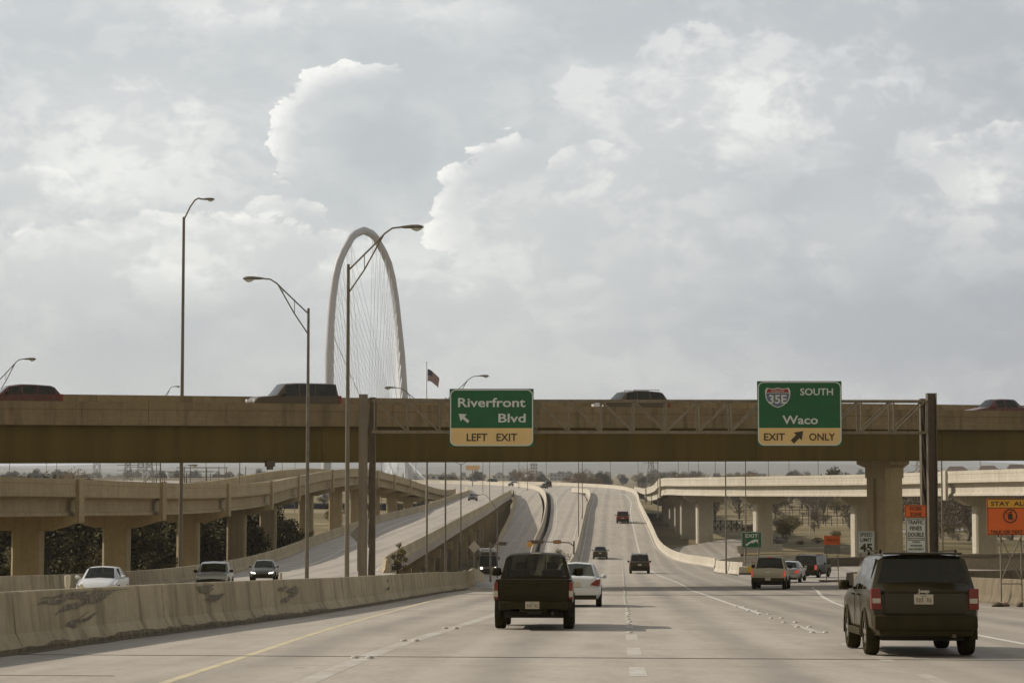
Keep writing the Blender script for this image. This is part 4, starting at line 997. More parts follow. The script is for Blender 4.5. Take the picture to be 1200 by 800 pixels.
# ------------------------------------------------------------------ cable-stayed arch far away
A = thing('arch_bridge', (px2x(429, 950), 950, -13), 'slender white arch of the cable stayed bridge in the distance', 'bridge')
white_arch = mat('arch_white_steel', (.47, .47, .50), (.43, .43, .46), .05, .5)
def arch_pt(py_, side):
    ctr = curve([(265,425.5),(300,425.6),(350,426.3),(400,427.5),(465,429.6),(560,431.5),(600,432)])(py_)
    hw = curve([(0,0),(4,9.5),(15,17.6),(35,27.8),(60,34),(85,37.3),(135,41.2),(200,43.8),(295,48.5),(340,50)])(py_-269)
    x = px2x(ctr+side*hw, 950); off = side*hw*.396*1.5
    k = (950+off)/950
    return Vector((x*k, 950+off, py2z(py_, 950)*k))
ysamp = [269,270.3,273,278,285,295,308,325,350,380,415,455,500,550,585]
pts = [arch_pt(y_, -1) for y_ in ysamp[::-1]]+[arch_pt(y_, 1) for y_ in ysamp[1:]]
mb = MB(); rad = [2.15 if abs(p.z) < 60 else 1.85 for p in pts]; mb.tube(pts, rad, 8); mb.build('arch', white_arch, A, world=True, smooth=60)
cab = mat('cable_white', (.74, .76, .78), rough=.5)
mb = MB(); N_ = 29
def anchor(t_): # along the deck
    return Vector((px2x(408+92*t_, 1010-160*t_), 1010-160*t_, -4))
for i in range(N_):
    f = i/(N_-1)
    pyv = 274+ (455-274)*abs(2*f-1)**1.3; side = -1 if f < .5 else 1
    p = arch_pt(max(272, pyv), side)
    mb.tube([p, anchor(.25+f*.3)], .055, 3, False); mb.tube([p, anchor(f*.5)], .085, 3, False); mb.tube([p, anchor(1-.46*f)], .085, 3, False)
mb.build('cable', cab, A, world=True)
mb = MB()
mb.bar(tuple(arch_pt(385, -1)), tuple(anchor(.62)), .3); mb.build('cable_bundle', cab, A, world=True)
mb = MB(); mb.bar(tuple(anchor(-.6)-Vector((0,0,1))), tuple(anchor(1.6)-Vector((0,0,1))), 5, .8); mb.build('deck', white_arch, A, world=True)

# ------------------------------------------------------------------ flag
d = 300; fx, fz = px2x(500.3, d), py2z(425, d)
T = thing('flagpole', (fx, d, -12.3), 'tall flagpole rising behind the overpass', 'flagpole')
mb = MB(); mb.tube([(fx, d, -12.5), (fx, d, fz)], [.12, .055], 8); mb.build('pole', M['sign_grey'], T, world=True)
mb = MB(); mb.box((fx, d, fz+.06), (.18, .18, .14)); mb.build('finial', M['chrome'], T, world=True, bevel=.04)
fl = MB(); NX, NZ = 22, 13
def fp(u, v):   # v 0 top .. 1 bottom ; wind from the left, sagging
    x = fx+.12+u*1.75*(1-.10*v*u); y = d+.14*math.sin(u*9+v*2)*u; z = fz-.95-u*u*1.05-u*.35-v*(1.75-.35*u)+.05*math.sin(u*8)
    return (x, y, z)
for i in range(NX):
    for j in range(NZ):
        canton = i < 9 and j < 7
        fl.mi = 2 if canton else (0 if j % 2 == 0 else 1)
        u0, u1, v0, v1 = i/NX, (i+1)/NX, j/NZ, (j+1)/NZ
        fl.quad(fp(u0, v0), fp(u0, v1), fp(u1, v1), fp(u1, v0))
fl.mi = 1
for a in range(6):
    for b_ in range(5):
        u, v = .03+a*.065, .04+b_*.105; p = fp(u, v); p2 = fp(u+.02, v); p3 = fp(u+.01, v+.04)
        for yo in (-.02, .02): fl.poly([(q[0], q[1]+yo, q[2]) for q in (p, p2, p3)])
o = fl.build('flag', [mat('flag_red', (.22, .04, .04), rough=.8), mat('flag_white', (.45, .43, .42), rough=.8), mat('flag_blue', (.045, .05, .10), rough=.8)], fix=False)
tag(o, 'red, white and blue striped flag blowing right from the pole above the overpass', 'flag')

# ------------------------------------------------------------------ traffic signals over the lower street
def signal_arm(xp, d, zb, px_, heads, label, pyh=634):
    T = thing('traffic_signal', (xp, d, zb), label, 'traffic signal', 'traffic signals over the lower street'); z = py2z(pyh, d)
    mb = MB(); mb.tube([(xp, d, zb), (xp, d, z+.1)], [.14, .10], 8); mb.build('pole', M['steel'], T, world=True)
    mb = MB(); xe = px2x(px_, d); mb.tube([(xp, d, z-.5), (xp-.5*(1 if xe < xp else -1), d, z-.1), (xe, d, z+.12)], [.09, .08, .05], 6); mb.build('mast_arm', M['steel'], T, world=True)
    for hp, wp in heads:
        x = px2x(hp, d); w_ = wp/F*d
        mb = MB(); mb.box((x, d-.2, z), (w_, .25, .42)); h_ = mb.build('signal_head', M['sign_am'] if wp < 0 else M['steel_dark'], T, world=True, bevel=.03)
        n = 5 if wp > 11 else 3
        mb = MB()
        for k in range(n):
            xx = x-w_/2+w_*(k+.5)/n; mb.tube([(xx-T.location.x, -.36, z-T.location.z), (xx-T.location.x, -.33, z-T.location.z)], .12, 10)
        mb.build('lens', M['steel_dark'] if n == 5 or label.startswith('mast arm with one') else M['amber_on'], h_)
    return T
signal_arm(px2x(672, 240), 240, -14.3, 618, [(629, 15.5), (652.5, 9)], 'mast arm with two horizontal signal heads left of the climbing road')
signal_arm(px2x(575, 246), 246, -14.3, 596, [(589, 9)], 'mast arm with one signal head by the shaded ramp', 636)
d = 239; T = thing('hanging_sign', (px2x(620.5, d), d-.1, py2z(641, d)), 'small amber diamond plate hanging at the end of the signal arm', 'road sign')
mb = MB(); cx, cz = px2x(620.8, d), py2z(637, d); mb.prism([(cx-.42, cz), (cx, cz-.42), (cx+.42, cz), (cx, cz+.42)], d-.1, d-.07); mb.build('panel', mat('amber_plate', (.70, .36, .07)), T, world=True)
mb = MB(); mb.bar((cx, d-.05, cz+.4), (cx, d+.2, py2z(634, 240)+.1), .04); mb.build('hanger', M['steel'], T, world=True)
# ------------------------------------------------------------------ vehicles (local: rear bumper at y=0, nose at y=L, z=0 on the ground)
def section(st):
    y, zb, zs, zr, w_, wr = st[:6]
    crown = st[6] if len(st) > 6 else .03
    return [(0,y,zb),(w_*.86,y,zb),(w_*.985,y,zb+.16),(w_,y,zb+(zs-zb)*.55),(w_*.985,y,zs-.05),(w_*.955,y,zs),(wr+.03,y,zr-.07),(wr-.06,y,zr-.01),(wr-.16,y,zr),(0,y,zr+crown)]
def body(sts, glass_side, glass_top, T, paint, glass='glass_dark', smooth=42, name='body', gtop=None):
    """loft; faces in glass_side (station pairs) and glass_top become window meshes"""
    mb = MB(); K = 10; wins = {}
    secs = [section(s) for s in sts]
    full = [s+[(-p[0],p[1],p[2]) for p in s[-2:0:-1]] for s in secs]
    n = len(full[0])
    for i in range(len(full)-1):
        for j in range(n):
            a, b_ = full[i][j], full[i][(j+1) % n]; c, e = full[i+1][(j+1) % n], full[i+1][j]
            jj = j if j < K-1 else n-1-j        # mirrored index 0..8
            if jj == 5 and i in glass_side: wins.setdefault(('side_window', i, j < K-1), MB()).quad(a, b_, c, e)
            elif jj in (7, 8) and i in glass_top: wins.setdefault(('rear_window' if i < 5 else 'windscreen', i, 0), MB()).quad(a, b_, c, e)
            else: mb.quad(a, b_, c, e)
    mb.poly(full[0]); mb.poly(full[-1][::-1])
    o = mb.build(name, M[paint], T, smooth=smooth)
    for (nm, i, s_), g_ in wins.items(): g_.build(nm, M[glass], T, smooth=smooth)
    return o
def wheel(T, x, y, r=.33, w_=.22, seg=24):
    sg = 1 if x > 0 else -1
    mb = MB(); prof = [(-w_/2, r*.62), (-w_/2, r*.93), (-w_/2+.03, r), (w_/2-.03, r), (w_/2, r*.93), (w_/2, r*.62), (w_/2-.04, r*.58), (-w_/2+.04, r*.58)]
    mb.grid([[(x+a, y+q*math.cos(t_), r+q*math.sin(t_)) for a, q in prof] for t_ in [2*math.pi*k/seg for k in range(seg+1)]], closed=True)
    o = mb.build('wheel', M['tyre'], T, smooth=40)
    mb = MB(); xo = x+sg*(w_/2-.035)
    mb.tube([(xo-sg*.05, y, r), (xo, y, r)], r*.60, 20)
    for k in range(5):
        a = 2*math.pi*k/5+.3; mb.bar((xo+sg*.012, y, r), (xo+sg*.012, y+r*.55*math.cos(a), r+r*.55*math.sin(a)), .03, .07)
    mb.build('rim', M['rim'], o, smooth=40)
def arch_(T, x, y, r=.36, sg=1, m_='plastic', t_=.05):
    mb = MB(); rows = []
    for k in range(15):
        a = R(-8)+R(196)*k/14
        rows.append([(x-sg*.10, y+(r)*math.cos(a), .33+(r)*math.sin(a)), (x+sg*.022, y+r*math.cos(a), .33+r*math.sin(a)), (x+sg*.022, y+(r+t_)*math.cos(a), .33+(r+t_)*math.sin(a)), (x-sg*.10, y+(r+t_)*math.cos(a), .33+(r+t_)*math.sin(a))])
    mb.grid(rows, closed=True); mb.poly(rows[0]); mb.poly(rows[-1]); mb.build('wheel_arch', M[m_], T, smooth=40)
def P(T, name, m_, *boxes, bevel=.02, label=None, smooth=40):
    mb = MB()
    for c, s in boxes: mb.box(c, s)
    o = mb.build(name, M[m_], T, bevel=bevel, smooth=smooth)
    if label: o['label'] = label
    return o
def sq(v): return math.copysign(abs(v)**.45, v)
def mirrors(T, w_, y, z, m_='plastic', size=.2):
    for sg in (-1, 1):
        mb = MB(); rows = []
        for t_, k in ((-.09, .55), (-.06, .92), (.0, 1), (.05, .9), (.11, .5)):
            rows.append([(sg*(w_+.095)+size*.5*k*sq(math.cos(a)), y+t_, z+size*.42*k*sq(math.sin(a))) for a in [2*math.pi*(i+.5)/12 for i in range(12)]])
        mb.grid(rows, closed=True); mb.poly(rows[0]); mb.poly(rows[-1]); mb.box((sg*(w_+.02), y, z-.04), (.14, .06, .05))
        mb.build('wing_mirror', M[m_], T, smooth=50)
def plate(T, x, y, z, front=False, w_=.31, h_=.16, text=True):
    sg = 1 if front else -1
    o = P(T, 'licence_plate', 'plate', ((x, y, z), (w_, .012, h_)), bevel=.003)
    mb = MB(); yy_ = y+sg*.0075
    if text and not front:
        text_mb(mb, 'TEXAS', x, z+h_*.33, w_*.3, h_*.13, yy_-.001, 0, .001)
        for k in range(6):      # unreadable characters
            if k != 3: (mb.box((x-w_*.34+w_*.68*k/5-w_*.025, yy_-.001, z-h_*.07), (w_*.02, .002, h_*.40)), mb.box((x-w_*.34+w_*.68*k/5+w_*.025, yy_-.001, z-h_*.07), (w_*.02, .002, h_*.40)), mb.box((x-w_*.34+w_*.68*k/5, yy_-.001, z-h_*(.25 if k % 2 else -.10)), (w_*.06, .002, h_*.07)))
        mb.build('plate_lettering', M['sign_k'], o, fix=False)
    return o
def lamp_part(T, name, m_, pts, y0, y1, mirror=True):
    for sg in ((1, -1) if mirror else (1,)):
        mb = MB(); mb.prism([(sg*a, b_) for a, b_ in pts], y0, y1); mb.build(name, M[m_], T, bevel=.012, smooth=50)
def wheels(T, w_, yr, yf, r=.33, tw=.21, arches=None):
    for y in (yr, yf):
        for sg in (-1, 1):
            wheel(T, sg*(w_-tw/2+.005), y, r, tw)
            if arches: arch_(T, sg*(w_-.005), y, r+.05, sg, arches)
    mb = MB(); mb.box((0, (yr+yf)/2, .32), (w_*1.5, yf-yr+1.0, .14)); mb.tube([(-w_+.2, yr, r), (w_-.2, yr, r)], .05, 6)
    mb.build('underbody', M['under'], T)
def seats(T, y, w_, z=.75, h_=.62):
    for sg in (-1, 1):
        mb = MB(); mb.box((sg*w_*.42, y, z+h_*.4), (.48, .14, h_*.85)); mb.box((sg*w_*.42, y, z+h_*.98), (.26, .1, .18)); mb.build('seat', M['seat'], T, bevel=.04, smooth=50)

def make_suv(label, paint, loc, rz=0, L=4.45, w_=.89, H=1.68, lit=False, pale_front=False, front_lit=False, box=False, group=None, arches='plastic', rack=True, taper=None, belt=None, glass='glass_dark', cat='suv', name='suv'):
    T = thing(name, loc, label, cat, group, rz)
    b_ = belt or (1.03 if not box else 1.08); q = 0 if box else 1; wr = taper*w_ if taper else (w_*.80 if not box else w_*.84); k = L/4.45
    sts = [(0.02,.42,b_-.03,b_-.01,w_*.93,w_*.90),(.10,.36,b_,b_+.04,w_*.975,w_*.91),(.17,.34,b_,b_+.10,w_*.985,w_*.90),(.42 if not box else .30,.32,b_,H-.03-.10*q,w_,wr),(.62,.32,b_,H-.055*q,w_,wr),(1.30*k,.32,b_-.01,H-.015*q,w_,wr),(1.38*k,.32,b_-.01,H-.01*q,w_,wr),(2.12*k,.31,b_-.02,H,w_,wr),(2.2*k,.31,b_-.02,H-.005,w_,wr),(2.85*k,.31,b_-.03,H-.06-.05*q,w_,wr-.01),(3.3*k,.31,b_-.03,b_+.02,w_,w_*.86),(3.5*k,.32,b_-.04,b_-.02,w_,w_*.86),(4.2*k,.34,b_-.14,b_-.10,w_*.97,w_*.82),(4.38*k,.36,b_-.30,b_-.25,w_*.9,w_*.78),(L,.40,b_-.42,b_-.38,w_*.8,w_*.72)]
    body(sts, (4, 6, 8, 3), (2, 9), T, paint, glass)
    wheels(T, w_, .82*k, 3.45*k, .345, .22, arches)
    P(T, 'bumper', 'plastic' if arches else paint, ((0, -.02, .55), (w_*1.88, .20, .24)), ((0, .03, .40), (w_*1.7, .2, .14)), bevel=.05)
    P(T, 'bumper', 'plastic', ((0, L-.02, .48), (w_*1.75, .18, .26)), bevel=.05)
    lamp_part(T, 'tail_light', 'red_on' if lit else 'red', [(w_*.80,.72),(w_*.985,.74),(w_*.985,b_+.02),(w_*.84,b_+.02)], -.012, .20)
    lamp_part(T, 'headlight', 'head_on' if front_lit else 'white_lens', [(w_*.52,b_-.38),(w_*.88,b_-.36),(w_*.88,b_-.20),(w_*.55,b_-.24)], L-.30, L-.02)
    P(T, 'grille', 'plastic', ((0, L+.004, b_-.46), (w_*1.0, .03, .15)), bevel=.01)
    P(T, 'rear_wiper', 'plastic', ((.1, .16, b_+.11), (.4, .02, .02)), bevel=0)
    mirrors(T, w_, 3.0*k, b_+.05, 'plastic')
    plate(T, 0, -.005 if not box else .0, .80, text=False)
    if rack:
        mb = MB()
        for sg in (-1, 1): mb.bar((sg*(wr-.06), .7, H+.055), (sg*(wr-.06), 2.3*k, H+.05), .035, .03); mb.bar((sg*(wr-.06), .7, H), (sg*(wr-.06), .7, H+.06), .04); mb.bar((sg*(wr-.06), 2.3*k, H-.02), (sg*(wr-.06), 2.3*k, H+.06), .04)
        mb.build('roof_rail', M['plastic'], T)
    return T
def make_sedan(label, paint, loc, rz=0, L=4.55, w_=.87, H=1.45, lit=False, front_lit=False, group=None, glass='glass_dark', coupe=False):
    T = thing('sedan', loc, label, 'car', group, rz); k = L/4.55; b_ = .96
    tr = .60 if not coupe else .42
    sts = [(0,.34,b_-.10,b_-.06,w_*.86,w_*.76),(.06,.30,b_,b_+.02,w_*.93,w_*.78),(.20,.28,b_+.03,b_+.07,w_*.97,w_*.80),(tr*k,.28,b_+.02,b_+.075,w_,w_*.80),(1.08*k,.28,b_,H-.05,w_,w_*.66),(1.2*k,.28,b_,H-.01,w_,w_*.67),(1.95*k,.27,b_-.01,H,w_,w_*.68),(2.04*k,.27,b_-.01,H,w_,w_*.68),(2.62*k,.27,b_-.02,H-.05,w_,w_*.67),(3.25*k,.27,b_-.04,b_+.0,w_,w_*.8),(3.45*k,.28,b_-.06,b_-.03,w_*.99,w_*.82),(4.15*k,.30,b_-.20,b_-.17,w_*.95,w_*.8),(4.42*k,.34,b_-.32,b_-.30,w_*.88,w_*.74),(L,.38,b_-.44,b_-.42,w_*.75,w_*.66)]
    body(sts, (4, 5, 7), (3, 8), T, paint, glass)
    wheels(T, w_, .95*k, 3.55*k, .32, .2, None)
    for y in (.95*k, 3.55*k):
        for sg in (-1, 1): arch_(T, sg*(w_-.01), y, .35, sg, 'under', .02)
    P(T, 'bumper', paint, ((0, .0, .52), (w_*1.82, .18, .26)), bevel=.06); P(T, 'diffuser', 'plastic', ((0, .02, .33), (w_*1.6, .16, .16)), bevel=.03)
    P(T, 'bumper', 'plastic', ((0, L-.05, .36), (w_*1.6, .16, .14)), bevel=.04)
    lamp_part(T, 'tail_light', 'red_on' if lit else 'red', [(w_*.55,.74),(w_*.93,.70),(w_*.955,.94),(w_*.80,.93)], -.04, .16)
    lamp_part(T, 'headlight', 'head_on' if front_lit else 'white_lens', [(w_*.50,.56),(w_*.84,.60),(w_*.88,.70),(w_*.52,.64)], L-.32, L-.02)
    P(T, 'grille', 'plastic', ((0, L+.002, .48), (w_*.95, .03, .12)), bevel=.01)
    mirrors(T, w_, 2.95*k, b_+.06, paint, .17); plate(T, 0, -.03, .76, text=False)
    return T
def make_pickup(label, paint, loc, rz=0, L=5.2, w_=.93, H=1.72, lit=False, glass='glass', hero=False, group=None, trim='plastic'):
    T = thing('pickup_truck', loc, label, 'pickup truck', group, rz); b_ = 1.14 if not hero else 1.10
    # cab and bonnet
    cr = 1.75 if hero else 1.55
    sts = [(cr,.42,b_,b_+.03,w_*.96,w_*.88),(cr+.02,.42,b_,b_+.06,w_*.96,w_*.87),(cr+.14,.42,b_,H-.05,w_*.96,w_*.74),(cr+.24,.42,b_,H-.01,w_*.97,w_*.73),(cr+1.0,.40,b_-.01,H,w_*.98,w_*.73),(cr+1.08,.40,b_-.01,H,w_*.98,w_*.73),(cr+1.62,.40,b_-.02,H-.04,w_*.98,w_*.73),(cr+2.25,.40,b_-.03,b_+.01,w_*.98,w_*.84),(cr+2.45,.42,b_-.05,b_-.01,w_*.98,w_*.86),(L-.35,.44,b_-.14,b_-.10,w_*.96,w_*.84),(L-.12,.46,b_-.28,b_-.24,w_*.92,w_*.8),(L,.5,b_-.36,b_-.33,w_*.86,w_*.76)]
    body(sts, (3, 5, 2), (1, 6), T, paint, glass)
    # bed with open top
    mb = MB()
    prof = [(w_*.80,.44),(w_*.95,.50),(w_*.985,.70),(w_*.985,.92),(w_*.955,b_-.02),(w_*.93,b_+.01),(w_*.86,b_+.01),(w_*.86,.72)]
    for sg in (-1, 1): mb.grid([[(sg*a, y, z) for a, z in prof] for y in (.06, .12, cr-.05)], closed=True); mb.poly([(sg*a, .06, z) for a, z in prof]); mb.poly([(sg*a, cr-.05, z) for a, z in prof])
    mb.box((0, cr/2, .70), (w_*1.73, cr-.1, .05)); mb.box((0, cr-.07, .93), (w_*1.74, .05, .42))
    mb.build('cargo_bed', M[paint], T, smooth=40)
    mb = MB(); zt, zb_ = b_+.02, .58
    mb.prism(rrect(0, (zt+zb_)/2, w_*1.76, zt-zb_, .04), .01, .07)
    mb.build('tailgate', M[paint], T, bevel=.015, smooth=40)
    P(T, 'tailgate_panel', paint, ((0, .0, b_-.24), (w_*1.45, .018, .26)), bevel=.008)
    P(T, 'tailgate_handle', 'chrome' if not hero else 'plastic', ((0, -.004, b_-.16 if not hero else b_-.12), (.24, .03, .09)), bevel=.01)
    lamp_part(T, 'tail_light', 'red_on' if lit else 'red', [(w_*.885,.66 if hero else .72),(w_*.985,.68 if hero else .74),(w_*.985,b_-.06),(w_*.89,b_-.04)], -.015, .22)
    if hero: lamp_part(T, 'reversing_light', 'sign_grey', [(w_*.888,.72),(w_*.982,.73),(w_*.982,.86),(w_*.888,.86)], -.019, -.005)
    if hero:
        P(T, 'bumper', 'plastic', ((0, -.09, .54), (w_*1.5, .16, .16)), ((-w_*.72, -.04, .53), (.24, .2, .19)), ((w_*.72, -.04, .53), (.24, .2, .19)), ((0, -.04, .44), (.62, .1, .1)), bevel=.035)
        for sg in (-1, 1):     # bright strip added as the sunlit glint of the body edge
            mb = MB(); mb.bar((sg*w_*.99, .05, .62), (sg*w_*.995, .05, b_-.10), .012, .012); mb.build('edge_glint', M['chrome'], T)
    else:
        P(T, 'bumper', 'plastic', ((0, -.06, .56), (w_*1.9, .22, .22)), ((0, .0, .42), (w_*1.5, .16, .12)), bevel=.05)
    P(T, 'bumper', 'plastic', ((0, L+.0, .55), (w_*1.8, .2, .26)), bevel=.05)
    P(T, 'brake_light', 'red_on' if lit else 'chrome', ((0, cr+.12, H-.012), (.24, .05, .03)), bevel=.005)
    wheels(T, w_, 1.05, L-.98, .36, .24, 'plastic' if not hero else None)
    if hero:
        for y in (1.05, L-.98):
            for sg in (-1, 1): arch_(T, sg*(w_-.02), y, .41, sg, 'under', .03)
        mb = MB(); mb.tube([(.42, .12, .36), (.42, 1.2, .38)], .035, 8); mb.build('exhaust_pipe', M['steel_dark'], T)
        P(T, 'tow_hitch', 'under', ((.02, -.04, .38), (.3, .2, .07)), bevel=.01)
        P(T, 'spare_wheel', 'tyre', ((-.02, .55, .42), (.6, .6, .16)), bevel=.07)
        mb = MB()
        for sg in (-1, 1):
            mb.bar((sg*.22, cr+.035, b_+.08), (sg*.22, cr+.125, H-.10), .02, .02)
        mb.build('window_divider', M['plastic'], T)
        P(T, 'spring_bracket', 'under', ((w_*.48, .3, .36), (.07, .1, .2)), ((w_*.56, .3, .36), (.05, .1, .18)), bevel=.01)
    seats(T, cr+.75, w_, .8, .62)
    P(T, 'dashboard', 'seat', ((0, cr+1.9, b_-.05), (w_*1.5, .3, .2)), bevel=.04)
    mirrors(T, w_, cr+1.75, b_+.16, trim, .24)
    plate(T, 0 if not hero else -.02, -.175 if hero else -.178, .545 if hero else .60)
    return T

# --- the black pickup ahead
zf = lambda d: zM(d)+.0
def place(px_, d, z=None, off=0): return (px2x(px_, d), d, (z if z is not None else zM(d+1.5))+off)
def pitchto(T, zfun, L=4.5, sgn=1):
    y0 = T.location.y; z0, z1 = zfun(y0+sgn*.9), zfun(y0+sgn*(L-1)); T.rotation_euler.x = sgn*0
    a = math.atan2((z1-z0)*sgn, L-1.9)
    T.rotation_mode = 'XYZ'
    T.rotation_euler.x = math.atan2(z1-z0, L-1.9)*(1 if sgn > 0 else 1) if sgn > 0 else math.atan2(z1-z0, L-1.9)
    T.location.z = z0-(z1-z0)/(L-1.9)*.9+.008 if sgn > 0 else z0-(z1-z0)/(L-1.9)*.9+.008
    return T
pk = make_pickup('black pickup truck driving ahead in the left lane', 'black', place(624.8, 45.6), R(-2.2), L=4.8, w_=.885, H=1.70, hero=True); pitchto(pk, zM)
# --- the dark compact suv at right
jp = make_suv('large dark grey suv with a wide rear window at the right, nearest of all vehicles', 'grey', place(1080, 33.4), R(-3.0), L=4.45, w_=.885, H=1.66, box=True, taper=.765); pitchto(jp, zM)
for ch in [c for c in jp.children if c.name.startswith(('tail_light', 'licence_plate', 'rear_wiper', 'bumper', 'body', 'roof_rail'))]: pass
for ch in list(jp.children):
    if ch.name.startswith(('tail_light', 'licence_plate')):
        for g_ in list(ch.children): bpy.data.objects.remove(g_)
        bpy.data.objects.remove(ch)
lamp_part(jp, 'tail_light', 'red', [(.70,.76),(.865,.76),(.865,1.10),(.715,1.10)], -.02, .16)
lamp_part(jp, 'reversing_light', 'sign_grey', [(.715,.86),(.845,.86),(.845,.94),(.715,.94)], -.028, -.01)
plate(jp, -.02, -.008, .925)
P(jp, 'tailgate_trim', 'plastic', ((0, -.0, 1.035), (1.18, .03, .03)), bevel=.008)
P(jp, 'tailgate_panel', 'grey', ((0, .012, .86), (1.30, .03, .36)), bevel=.02)
mb = MB(); text_mb(mb, 'Jeep', -.02, 1.062, .19, .062, -.012, .03, .004); mb.build('badge', M['chrome'], jp, fix=False)
P(jp, 'roof_spoiler', 'grey', ((0, .27, 1.665), (1.28, .22, .035)), bevel=.012)
P(jp, 'tow_cover', 'plastic', ((0, -.10, .50), (.5, .05, .12)), bevel=.01)
P(jp, 'exhaust_pipe', 'steel_dark', ((.45, .02, .34), (.07, .2, .06)), bevel=.02)
for sg in (-1, 1):
    mb = MB()
    for y in (1.34, 2.16): mb.box((sg*.893, y, .72), (.008, .012, .56))
    for y in (1.55, 2.38): mb.box((sg*.90, y, .98), (.03, .16, .03))
    mb.build('door_handle', M['plastic'], jp)
    mb = MB(); mb.box((sg*.885, 2.14, .36), (.05, 1.6, .12)); mb.build('side_skirt', M['plastic'], jp, bevel=.01)
mb = MB(); mb.box((0, .25, 1.36), (1.0, .02, .02)) ; mb.build('defroster', M['plastic'], jp)
# --- others on the main road
s1 = make_sedan('white sedan partly hidden behind the black pickup', 'white', place(674.5, 70), R(-2.6), L=4.45, w_=.86, H=1.49, glass='glass_pale'); pitchto(s1, zM)
s2 = make_suv('dark suv with a roof rack in the middle distance beside the white edge line', 'darkgreen', place(748.5, 188), R(-2.9), w_=.92, H=1.82); pitchto(s2, zM)
s3 = make_sedan('dark green-grey sedan in the left main lane before the climb', 'darkgreen', place(702.5, 252), R(-2.9), w_=.9, H=1.5); pitchto(s3, zM)
s4 = make_suv('red suv climbing the far slope', 'redbrown', place(729, 322), R(-2.5), w_=.98, H=1.85, box=True); pitchto(s4, zM)
s5 = make_pickup('pale grey pickup truck with lit tail lights on the right exit ramp', 'silver', place(897.5, 118.5), R(-11), L=5.6, w_=.99, H=1.86, lit=True, glass='glass_dark'); pitchto(s5, zM, 5)
s6 = make_sedan('silver sedan with lit tail lights just right of the pale grey pickup', 'palegrey', place(919, 143, zE(144)), R(-15), L=4.6, w_=.9, lit=True)
s7 = make_suv('black suv leading the vehicles on the right exit ramp', 'black', place(940.5, 166, zE(168)), R(-24), L=4.9, w_=.97, H=1.86, lit=True, box=True)
# --- oncoming on the left ramp
zz1 = lambda d: zR1(d)
for px_, d, mk_, lab, kw in ((133, 90, 'sedan', 'white oncoming car showing only its roof above the left barrier', dict(paint='white')),
        (258.5, 119, 'suv', 'pale silver oncoming crossover above the left barrier', dict(paint='palegrey', H=1.6, w_=.91, rack=False)),
        (314.5, 144, 'sedan', 'dark oncoming sedan third in the row above the left barrier', dict(paint='darkgreen', front_lit=True))):
    f = make_sedan if mk_ == 'sedan' else make_suv
    paint = kw.pop('paint')
    T = f(lab, paint, place(px_, d, zR1(d-2)), R(180+3), glass='glass', **kw); pitchto(T, zR1, 4.5, -1)
far1 = make_sedan('dark oncoming car high on the sunlit part of the left ramp', 'grey', place(555.5, 432, zR1(430)), R(176)); pitchto(far1, zR1, 4.5, -1)
# far traffic on the deck
def on_deck(proto, px_, d, z, rz, lab): return dup(proto, (px2x(px_, d), d, z), rz, lab, 'cars far off on the elevated deck')
far1['group'] = 'cars far off on the elevated deck'
on_deck(far1, 558, 705, -4.85, R(150), 'leftmost tiny dark car on the far deck')
on_deck(s7, 580.5, 690, -4.9, R(150), 'tiny dark suv second from the left on the far deck')
on_deck(far1, 606, 650, -5.15, R(150), 'tiny car in the middle of the far deck')
on_deck(far1, 639, 590, -5.45, R(10), 'tiny dark car left of the larger suv at the top of the sunlit ramp')
on_deck(s7, 643, 620, -5.35, R(10), 'dark suv at the top of the sunlit ramp')
# --- vehicles on the overpass (local x of the overpass runs to the right)
def on_over(T, X, Yl, head_left=True):
    e = Vector((math.cos(TH), math.sin(TH), 0)); n = Vector((-math.sin(TH), math.cos(TH), 0))
    p = Vector((0, 121.7, 0))+e*X+n*Yl; T.location = (p.x, p.y, 2.80+oz(X)+Yl*sup+.01)
    T.rotation_euler.z = TH+(R(90) if head_left else R(-90)); return T
def Xfor(px_, Yl):
    k = (px_-600)/F*1.003
    return (k*(121.7+Yl*math.cos(TH))+Yl*math.sin(TH))/(math.cos(TH)-k*math.sin(TH))
VY = 3.6
def ov_h(y_px, X): return py2z(y_px, 121.7+X*math.sin(TH)+VY*math.cos(TH))
T = make_suv('long dark brown van-like suv with a pale bonnet on the overpass', 'brown', (0,0,0), 0, L=5.3, w_=.98, H=2.02, box=True, rack=False, belt=1.28); on_over(T, Xfor(394, VY), VY)
T = make_suv('dark brown crossover with a rounded roof on the overpass between the two green signs', 'brown', (0,0,0), 0, L=4.75, w_=.93, H=1.86, taper=.76, belt=1.22); on_over(T, Xfor(777, VY), VY)
T = make_suv('dark red hatchback-like suv at the left end of the overpass', 'maroon', (0,0,0), 0, L=4.6, w_=.93, H=1.74, taper=.76, rack=False, belt=1.20); on_over(T, Xfor(71, VY), VY)
T = make_sedan('dark red sedan at the right end of the overpass', 'maroon', (0,0,0), 0, L=5.15, w_=.9, H=1.56); on_over(T, Xfor(1198, 6.5), 6.5)
